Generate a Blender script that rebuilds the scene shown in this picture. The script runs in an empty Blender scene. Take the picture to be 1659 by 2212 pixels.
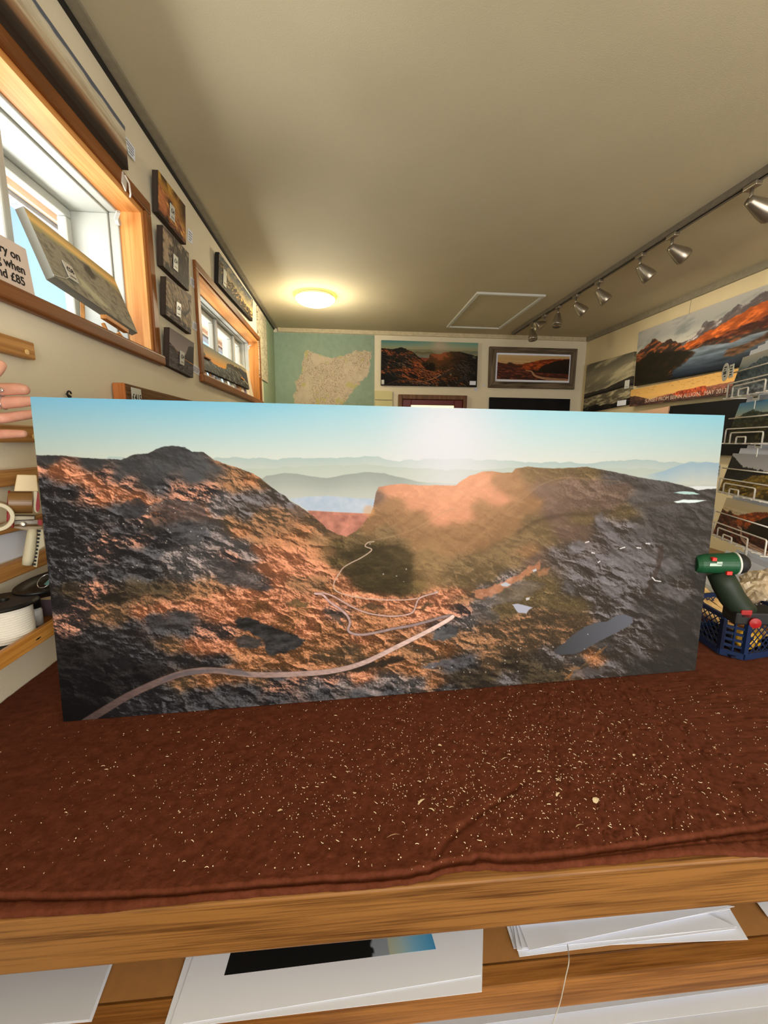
import bpy, bmesh, math, random
import numpy as np
from mathutils import Vector, Matrix
random.seed(7); np.random.seed(7)
SC=bpy.context.scene; COL=SC.collection
PI=math.pi
# ---------------------------------------------------------------- camera model (metres, z up, +y into the room)
F=913.; YAW,PIT,ROL=[math.radians(a) for a in (5.16,9.54,-0.514)]
C0=np.array([0,0,1.6])
_f=np.array([math.sin(YAW)*math.cos(PIT),math.cos(YAW)*math.cos(PIT),-math.sin(PIT)])
_r=np.array([math.cos(YAW),-math.sin(YAW),0.]); _d=np.cross(_f,_r)
_R=math.cos(ROL)*_r+math.sin(ROL)*_d; _D=-math.sin(ROL)*_r+math.cos(ROL)*_d
def ray(x,y): return (x-829.5)/F*_R+(y-1106)/F*_D+_f
def on(ax,v,x,y):
    k=ray(x,y); return C0+k*(v-C0[ax])/k[ax]
def onplane(p0,n,x,y):
    k=ray(x,y); return C0+k*(np.dot(np.asarray(p0)-C0,n)/np.dot(k,n))
def proj(P):
    q=np.asarray(P)-C0; z=q@_f; return 829.5+F*(q@_R)/z, 1106+F*(q@_D)/z
XL,XR,YB,ZC=-.788,2.827,5.0,2.814
# ---------------------------------------------------------------- object helpers
ORG={}
def link(o): COL.objects.link(o); return o
def tag(o,label=None,cat=None,group=None,kind=None):
    for k,v in (('label',label),('category',cat),('group',group),('kind',kind)):
        if v: o[k]=v
    return o
def thing(name,label,cat,loc,group=None,kind=None):
    o=link(bpy.data.objects.new(name,None)); o.location=loc; o.empty_display_size=.05
    ORG[o.name]=np.array(loc,float); return tag(o,label,cat,group,kind)
def obj(name,vf,m,parent=None,label=None,cat=None,group=None,kind=None,smooth=False,bevel=0,seg=2,mods=None):
    v,f=vf; v=np.array(v,float).reshape(-1,3)
    if parent is not None: org=ORG[parent.name]
    else:
        a,b=v.min(0),v.max(0); org=np.array([(a[0]+b[0])/2,(a[1]+b[1])/2,a[2]])
    me=bpy.data.meshes.new(name); me.from_pydata([tuple(p) for p in v-org],[],[tuple(q) for q in f]); me.update()
    bm=bmesh.new(); bm.from_mesh(me); bmesh.ops.recalc_face_normals(bm,faces=bm.faces); bm.to_mesh(me); bm.free()
    o=link(bpy.data.objects.new(name,me)); me.materials.append(m)
    if parent is not None: o.parent=parent; ORG[o.name]=org
    else: o.location=org; ORG[o.name]=org
    if smooth:
        me.polygons.foreach_set('use_smooth',[True]*len(me.polygons))
    if bevel:
        b=o.modifiers.new('bevel','BEVEL'); b.width=bevel; b.segments=seg; b.limit_method='ANGLE'; b.angle_limit=.6; b.harden_normals=False
    return tag(o,label,cat,group,kind)
def sub(name,vf,m,parent,**k):        # child of a mesh part: keep the world position
    o=obj(name,vf,m,parent,**k); o.location=(0,0,0); return o
def cat_(*vfs):
    V=[];Fc=[];n=0
    for v,f in vfs:
        v=np.array(v,float).reshape(-1,3); V.append(v); Fc+= [tuple(i+n for i in q) for q in f]; n+=len(v)
    return np.vstack(V),Fc
BF=[(0,1,3,2),(4,6,7,5),(0,4,5,1),(2,3,7,6),(0,2,6,4),(1,5,7,3)]
def box(a,b):
    a=np.minimum(a,b).astype(float) if False else np.array([min(x,y) for x,y in zip(a,b)]); b2=np.array([max(x,y) for x,y in zip(a,b)])
    b=b2
    return [(x,y,z) for x in (a[0],b[0]) for y in (a[1],b[1]) for z in (a[2],b[2])],BF
def bx(p,q):
    a=[min(x,y) for x,y in zip(p,q)]; b=[max(x,y) for x,y in zip(p,q)]
    return [(x,y,z) for x in (a[0],b[0]) for y in (a[1],b[1]) for z in (a[2],b[2])],BF
def obox(c,ux,uy,uz):                  # oriented box: centre and half vectors
    c,ux,uy,uz=[np.asarray(t,float) for t in (c,ux,uy,uz)]
    return [c+i*ux+j*uy+k*uz for i in (-1,1) for j in (-1,1) for k in (-1,1)],BF
def nrm(v): v=np.asarray(v,float); return v/np.linalg.norm(v)
def hexa(quad,off):                    # quad TL,TR,BR,BL pushed by off
    q=[np.asarray(p,float) for p in quad]; o=np.asarray(off,float)
    return q+[p+o for p in q],[(0,1,2,3),(7,6,5,4),(0,4,5,1),(1,5,6,2),(2,6,7,3),(3,7,4,0)]
def bar(a,b,w,h,up=(0,0,1)):
    a,b=np.asarray(a,float),np.asarray(b,float); t=nrm(b-a); s=np.cross(t,up)
    if np.linalg.norm(s)<1e-4: s=np.cross(t,(1,0,0))
    s=nrm(s); u=np.cross(s,t)
    return obox((a+b)/2,(b-a)/2,s*w/2,u*h/2)
def tube(pts,r,n=8,closed=False,cap=True):
    P=[np.asarray(p,float) for p in pts]; m=len(P); rr=r if hasattr(r,'__len__') else [r]*m
    V=[];Fc=[];u=None
    for i in range(m):
        if closed: t=P[(i+1)%m]-P[i-1]
        else: t=P[min(i+1,m-1)]-P[max(i-1,0)]
        t=nrm(t)
        if u is None:
            u=np.cross(t,(0,0,1)); u=u if np.linalg.norm(u)>1e-3 else np.cross(t,(1,0,0))
        u=nrm(u-t*np.dot(u,t)); w=np.cross(t,u)
        for k in range(n):
            a=2*PI*k/n; V.append(P[i]+rr[i]*(math.cos(a)*u+math.sin(a)*w))
    for i in range(m if closed else m-1):
        j=(i+1)%m
        for k in range(n): Fc.append((i*n+k,i*n+(k+1)%n,j*n+(k+1)%n,j*n+k))
    if cap and not closed: Fc+=[tuple(range(n))[::-1],tuple((m-1)*n+k for k in range(n))]
    return V,Fc
def lathe(prof,c,axis=(0,0,1),n=32):
    c=np.asarray(c,float); t=nrm(axis); u=np.cross(t,(0,0,1)); u=u if np.linalg.norm(u)>1e-3 else np.array([1.,0,0]); u=nrm(u); w=np.cross(t,u)
    V=[];Fc=[];m=len(prof)
    for r,h in prof:
        for k in range(n):
            a=2*PI*k/n; V.append(c+t*h+max(r,1e-5)*(math.cos(a)*u+math.sin(a)*w))
    for i in range(m-1):
        for k in range(n): Fc.append((i*n+k,i*n+(k+1)%n,(i+1)*n+(k+1)%n,(i+1)*n+k))
    return V,Fc
def rectpanel(u0,u1,v0,v1,holes,mk):   # wall with rectangular holes, mk(u,v,side) -> point
    us=sorted({u0,u1,*[h[0] for h in holes],*[h[1] for h in holes]}); vs=sorted({v0,v1,*[h[2] for h in holes],*[h[3] for h in holes]})
    out=[]
    for i in range(len(us)-1):
        for j in range(len(vs)-1):
            cu,cv=(us[i]+us[i+1])/2,(vs[j]+vs[j+1])/2
            if any(h[0]<cu<h[1] and h[2]<cv<h[3] for h in holes): continue
            out.append(([mk(u,v,s) for u in (us[i],us[i+1]) for v in (vs[j],vs[j+1]) for s in (0,1)],BF))
    return cat_(*out)
def copy_tree(o,parent=None):
    c=o.copy(); link(c); c.parent=parent; ORG[c.name]=ORG[o.name]
    for ch in list(o.children): copy_tree(ch,c)
    return c
# ---------------------------------------------------------------- materials
def lin(c):
    c=np.asarray(c,float)/255.; return np.where(c<=.04045,c/12.92,((c+.055)/1.055)**2.4)
def _new(name):
    m=bpy.data.materials.new(name); m.use_nodes=True; nt=m.node_tree; b=nt.nodes['Principled BSDF']; return m,nt,b
def M(name,col,rough=.6,var=.12,scale=30,bump=0,bscale=200,metal=0,spec=.3,emit=0,ecol=None,trans=0,alpha=1):
    m,nt,b=_new(name); c=lin(col); N=nt.nodes; L=nt.links
    b.inputs['Roughness'].default_value=rough; b.inputs['Metallic'].default_value=metal; b.inputs['Specular IOR Level'].default_value=spec
    tc=N.new('ShaderNodeTexCoord')
    nz=N.new('ShaderNodeTexNoise'); nz.inputs['Scale'].default_value=scale; nz.inputs['Detail'].default_value=5
    L.new(tc.outputs['Object'],nz.inputs['Vector'])
    rp=N.new('ShaderNodeValToRGB'); rp.color_ramp.elements[0].position=.3; rp.color_ramp.elements[1].position=.7
    rp.color_ramp.elements[0].color=(*[x*(1-var) for x in c],1); rp.color_ramp.elements[1].color=(*[min(1,x*(1+var)) for x in c],1)
    L.new(nz.outputs['Fac'],rp.inputs['Fac']); L.new(rp.outputs['Color'],b.inputs['Base Color'])
    if bump:
        n2=N.new('ShaderNodeTexNoise'); n2.inputs['Scale'].default_value=bscale; n2.inputs['Detail'].default_value=4; L.new(tc.outputs['Object'],n2.inputs['Vector'])
        bp=N.new('ShaderNodeBump'); bp.inputs['Strength'].default_value=bump; bp.inputs['Distance'].default_value=.002
        L.new(n2.outputs['Fac'],bp.inputs['Height']); L.new(bp.outputs['Normal'],b.inputs['Normal'])
    if emit:
        b.inputs['Emission Color'].default_value=(*lin(ecol or col),1); b.inputs['Emission Strength'].default_value=emit
    if trans: b.inputs['Transmission Weight'].default_value=trans; b.inputs['IOR'].default_value=1.45
    if alpha<1: b.inputs['Alpha'].default_value=alpha
    return m
def WOOD(name,c1,c2,axis=1,scale=1.,rough=.45,spec=.3,knots=.5,fine=1.):
    """grain lines along the given axis"""
    m,nt,b=_new(name); N=nt.nodes; L=nt.links
    b.inputs['Roughness'].default_value=rough; b.inputs['Specular IOR Level'].default_value=spec
    tc=N.new('ShaderNodeTexCoord'); mp=N.new('ShaderNodeMapping'); L.new(tc.outputs['Object'],mp.inputs['Vector'])
    s=[22*scale]*3; s[axis]=1.1*scale; mp.inputs['Scale'].default_value=s
    nz=N.new('ShaderNodeTexNoise'); nz.inputs['Scale'].default_value=1.6; nz.inputs['Detail'].default_value=6; nz.inputs['Roughness'].default_value=.6; nz.inputs['Distortion'].default_value=knots
    L.new(mp.outputs['Vector'],nz.inputs['Vector'])
    mp2=N.new('ShaderNodeMapping'); L.new(tc.outputs['Object'],mp2.inputs['Vector']); s2=[170*scale]*3; s2[axis]=2.5*scale; mp2.inputs['Scale'].default_value=s2
    n2=N.new('ShaderNodeTexNoise'); n2.inputs['Scale'].default_value=1.5; n2.inputs['Detail'].default_value=3; L.new(mp2.outputs['Vector'],n2.inputs['Vector'])
    ma=N.new('ShaderNodeMath'); ma.operation='MULTIPLY_ADD'; ma.inputs[1].default_value=.45*fine; L.new(n2.outputs['Fac'],ma.inputs[0]); L.new(nz.outputs['Fac'],ma.inputs[2])
    rp=N.new('ShaderNodeValToRGB'); e=rp.color_ramp.elements; e[0].position=.45+.12*fine; e[1].position=.75+.12*fine
    e[0].color=(*lin(c1),1); e[1].color=(*lin(c2),1)
    L.new(ma.outputs[0],rp.inputs['Fac']); L.new(rp.outputs['Color'],b.inputs['Base Color'])
    bp=N.new('ShaderNodeBump'); bp.inputs['Strength'].default_value=.15; bp.inputs['Distance'].default_value=.001; L.new(ma.outputs[0],bp.inputs['Height']); L.new(bp.outputs['Normal'],b.inputs['Normal'])
    return m
def PRINT(name,rough=.55,weave=.0,gain=1.,spec=.2):
    m,nt,b=_new(name); N=nt.nodes; L=nt.links
    a=N.new('ShaderNodeAttribute'); a.attribute_name='Col'; b.inputs['Roughness'].default_value=rough; b.inputs['Specular IOR Level'].default_value=spec
    L.new(a.outputs['Color'],b.inputs['Base Color'])
    if weave:
        tc=N.new('ShaderNodeTexCoord'); nz=N.new('ShaderNodeTexNoise'); nz.inputs['Scale'].default_value=900; L.new(tc.outputs['Object'],nz.inputs['Vector'])
        bp=N.new('ShaderNodeBump'); bp.inputs['Strength'].default_value=weave; bp.inputs['Distance'].default_value=.0006; L.new(nz.outputs['Fac'],bp.inputs['Height']); L.new(bp.outputs['Normal'],b.inputs['Normal'])
    return m
def painted(name,quad,off,nx,ny,fn,m,parent=None,gain=1.,edge=None,photo=False,**k):
    """stretched print: front grid with a colour per vertex, wrapped edges and a back"""
    TL,TR,BR,BL=[np.asarray(p,float) for p in quad]; off=np.asarray(off,float)
    u,v=np.meshgrid(np.linspace(0,1,nx),np.linspace(0,1,ny)); U=u[...,None];W=v[...,None]
    P=((TL*(1-U)+TR*U)*(1-W)+(BL*(1-U)+BR*U)*W)
    col=fn(P,u,v) if photo else fn(u,v)
    g_=gain(u,v) if callable(gain) else gain
    c=np.clip(lin(col)*g_,0,.93).reshape(-1,3)
    P=P.reshape(-1,3); idx=np.arange(nx*ny).reshape(ny,nx)
    Q=np.stack([idx[:-1,:-1],idx[1:,:-1],idx[1:,1:],idx[:-1,1:]],-1).reshape(-1,4)
    rim=np.concatenate([idx[0,:-1],idx[:-1,-1],idx[-1,:0:-1],idx[:0:-1,0]])
    n0=nx*ny; nr=len(rim)
    e0=P[rim]; rimc=c[rim] if edge is None else np.tile(np.clip(lin(edge)*(1 if callable(gain) else gain),0,.93),(nr,1))
    V=np.vstack([P,e0,e0+off]); CC=np.vstack([c,rimc,rimc*.9])
    i=np.arange(nr); j=(i+1)%nr
    Sd=np.stack([n0+i,n0+j,n0+nr+j,n0+nr+i],-1)
    org=ORG[parent.name] if parent is not None else np.array([*V.mean(0)[:2],V[:,2].min()])
    V=V-org
    # the back is one n-gon
    me=bpy.data.meshes.new(name)
    faces=np.vstack([Q,Sd]); nf=len(faces)+1
    loops=np.concatenate([faces.reshape(-1),(n0+nr+i)[::-1]]).astype(np.int32)
    me.vertices.add(len(V)); me.vertices.foreach_set('co',V.astype(np.float32).reshape(-1))
    me.loops.add(len(loops)); me.loops.foreach_set('vertex_index',loops)
    me.polygons.add(nf); st=np.concatenate([np.arange(len(faces))*4,[len(faces)*4]]).astype(np.int32)
    me.polygons.foreach_set('loop_start',st)
    me.update(calc_edges=True); me.validate()
    at=me.attributes.new('Col','FLOAT_COLOR','POINT')
    at.data.foreach_set('color',np.hstack([CC,np.ones((len(CC),1))]).astype(np.float32).reshape(-1))
    me.materials.append(m); o=link(bpy.data.objects.new(name,me))
    if parent is not None: o.parent=parent
    else: o.location=org
    ORG[o.name]=org
    return tag(o,**k)
def lettering(name,body,size,o,right,up,m,parent,align='CENTER',depth=.0004,**k):
    cu=bpy.data.curves.new('t','FONT'); cu.body=body; cu.size=size; cu.align_x=align; cu.align_y='CENTER'; cu.extrude=depth
    if k.pop('bold',0): cu.offset=size*.012
    cu.space_line=k.pop('line',1.)
    t=link(bpy.data.objects.new('t',cu)); bpy.context.view_layer.update()
    me=bpy.data.meshes.new_from_object(t.evaluated_get(bpy.context.evaluated_depsgraph_get()))
    v=np.array([p.co[:] for p in me.vertices]); f=[tuple(p.vertices) for p in me.polygons]
    bpy.data.objects.remove(t); bpy.data.curves.remove(cu); bpy.data.meshes.remove(me)
    r,u=nrm(right),nrm(up); n=np.cross(r,u); o=np.asarray(o,float)
    V=o+v[:,:1]*r+v[:,1:2]*u+v[:,2:3]*n
    return sub(name,(V,f),m,parent)
SKYG=(.76,.53); GRDG=(.80,.66); LP=(62,440,21,2.0,52,8,10)
# ---- painting toolkit (numpy) -------------------------------------------------
def hsh(ix,iy,s):
    h=(ix.astype(np.int64)*374761393+iy.astype(np.int64)*668265263+s*1442695041)&0xffffffff
    h=((h^(h>>13))*1274126177)&0xffffffff
    return ((h^(h>>16))&0xffff).astype(np.float32)/65535.
def vnoise(x,y,s=0):
    ix=np.floor(x);iy=np.floor(y);fx=(x-ix).astype(np.float32);fy=(y-iy).astype(np.float32)
    fx=fx*fx*(3-2*fx);fy=fy*fy*(3-2*fy);ix=ix.astype(np.int64);iy=iy.astype(np.int64)
    a=hsh(ix,iy,s);b=hsh(ix+1,iy,s);c=hsh(ix,iy+1,s);d=hsh(ix+1,iy+1,s)
    return a+(b-a)*fx+(c-a)*fy+(a-b-c+d)*fx*fy
def fbm(x,y,o=5,s=0,g=.55):
    t=0;a=1.;n=0
    for i in range(o):
        t=t+a*(vnoise(x,y,s+i*7)-.5);n+=a;a*=g;x=x*2.03+17.3;y=y*2.03+5.1
    return t/n*2
def rot(x,y,deg,sx,sy):
    c,s=math.cos(math.radians(deg)),math.sin(math.radians(deg))
    return (x*c+y*s)/sx,(-x*s+y*c)/sy
def sst(e0,e1,v):
    t=np.clip((v-e0)/(e1-e0),0,1);return t*t*(3-2*t)
def mix(a,b,m):
    return a+(np.asarray(b,np.float32)-a)*m[...,None]
def pdist(x,y,pts,closed=False):
    p=list(pts)+([pts[0]] if closed else [])
    d=np.full(x.shape,1e9,np.float32);tt=np.zeros(x.shape,np.float32)
    n=len(p)-1
    for i in range(n):
        ax,ay=p[i][:2];bx,by=p[i+1][:2];dx,dy=bx-ax,by-ay
        t=np.clip(((x-ax)*dx+(y-ay)*dy)/(dx*dx+dy*dy+1e-9),0,1)
        q=np.hypot(x-ax-t*dx,y-ay-t*dy);m=q<d
        d=np.where(m,q,d);tt=np.where(m,(i+t)/n,tt)
    return d,tt
def inside(x,y,pts):
    r=np.zeros(x.shape,bool);n=len(pts);j=n-1
    for i in range(n):
        xi,yi=pts[i];xj,yj=pts[j]
        r^=((yi>y)!=(yj>y))&(x<(xj-xi)*(y-yi)/(yj-yi+1e-12)+xi);j=i
    return r
def blob(x,y,pts,soft=3.,wx=0,wy=0):
    x=x+wx;y=y+wy
    d,_=pdist(x,y,pts,True);sd=np.where(inside(x,y,pts),d,-d)
    return sst(-soft,soft,sd)
def smooth(pts,n=6):
    p=np.array(pts,float);o=[]
    P=np.vstack([2*p[0]-p[1],p,2*p[-1]-p[-2]])
    for i in range(1,len(P)-2):
        for k in range(n):
            t=k/n;a,b,c,d=P[i-1:i+3]
            o.append(.5*((2*b)+(c-a)*t+(2*a-5*b+4*c-d)*t*t+(3*b-a-3*c+d)*t**3))
    o.append(p[-1]);return o
def ridge(x,pts):
    p=np.array(pts,float);return np.interp(x,p[:,0],p[:,1])
PAL=np.array([((18,17,20),(44,42,44)),((32,31,34),(84,86,93)),((128,80,55),(228,156,122)),((48,44,46),(205,146,122)),
 ((52,45,26),(90,79,48)),((126,97,66),(158,124,90)),((198,136,106),(232,168,134)),((60,53,47),(116,113,120)),
 ((56,53,51),(84,81,82)),((98,67,42),(200,140,102)),((92,79,54),(134,114,82)),((92,76,66),(122,104,94)),
 ((54,55,58),(76,79,84)),((70,68,70),(150,140,142)),((44,38,31),(86,75,58)),((76,63,48),(172,126,92))],np.float32)
TEX=[.7,1,1,1.2,.55,.6,.45,1.05,.55,.95,.65,.55,.3,1.15,.65,.9]
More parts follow.
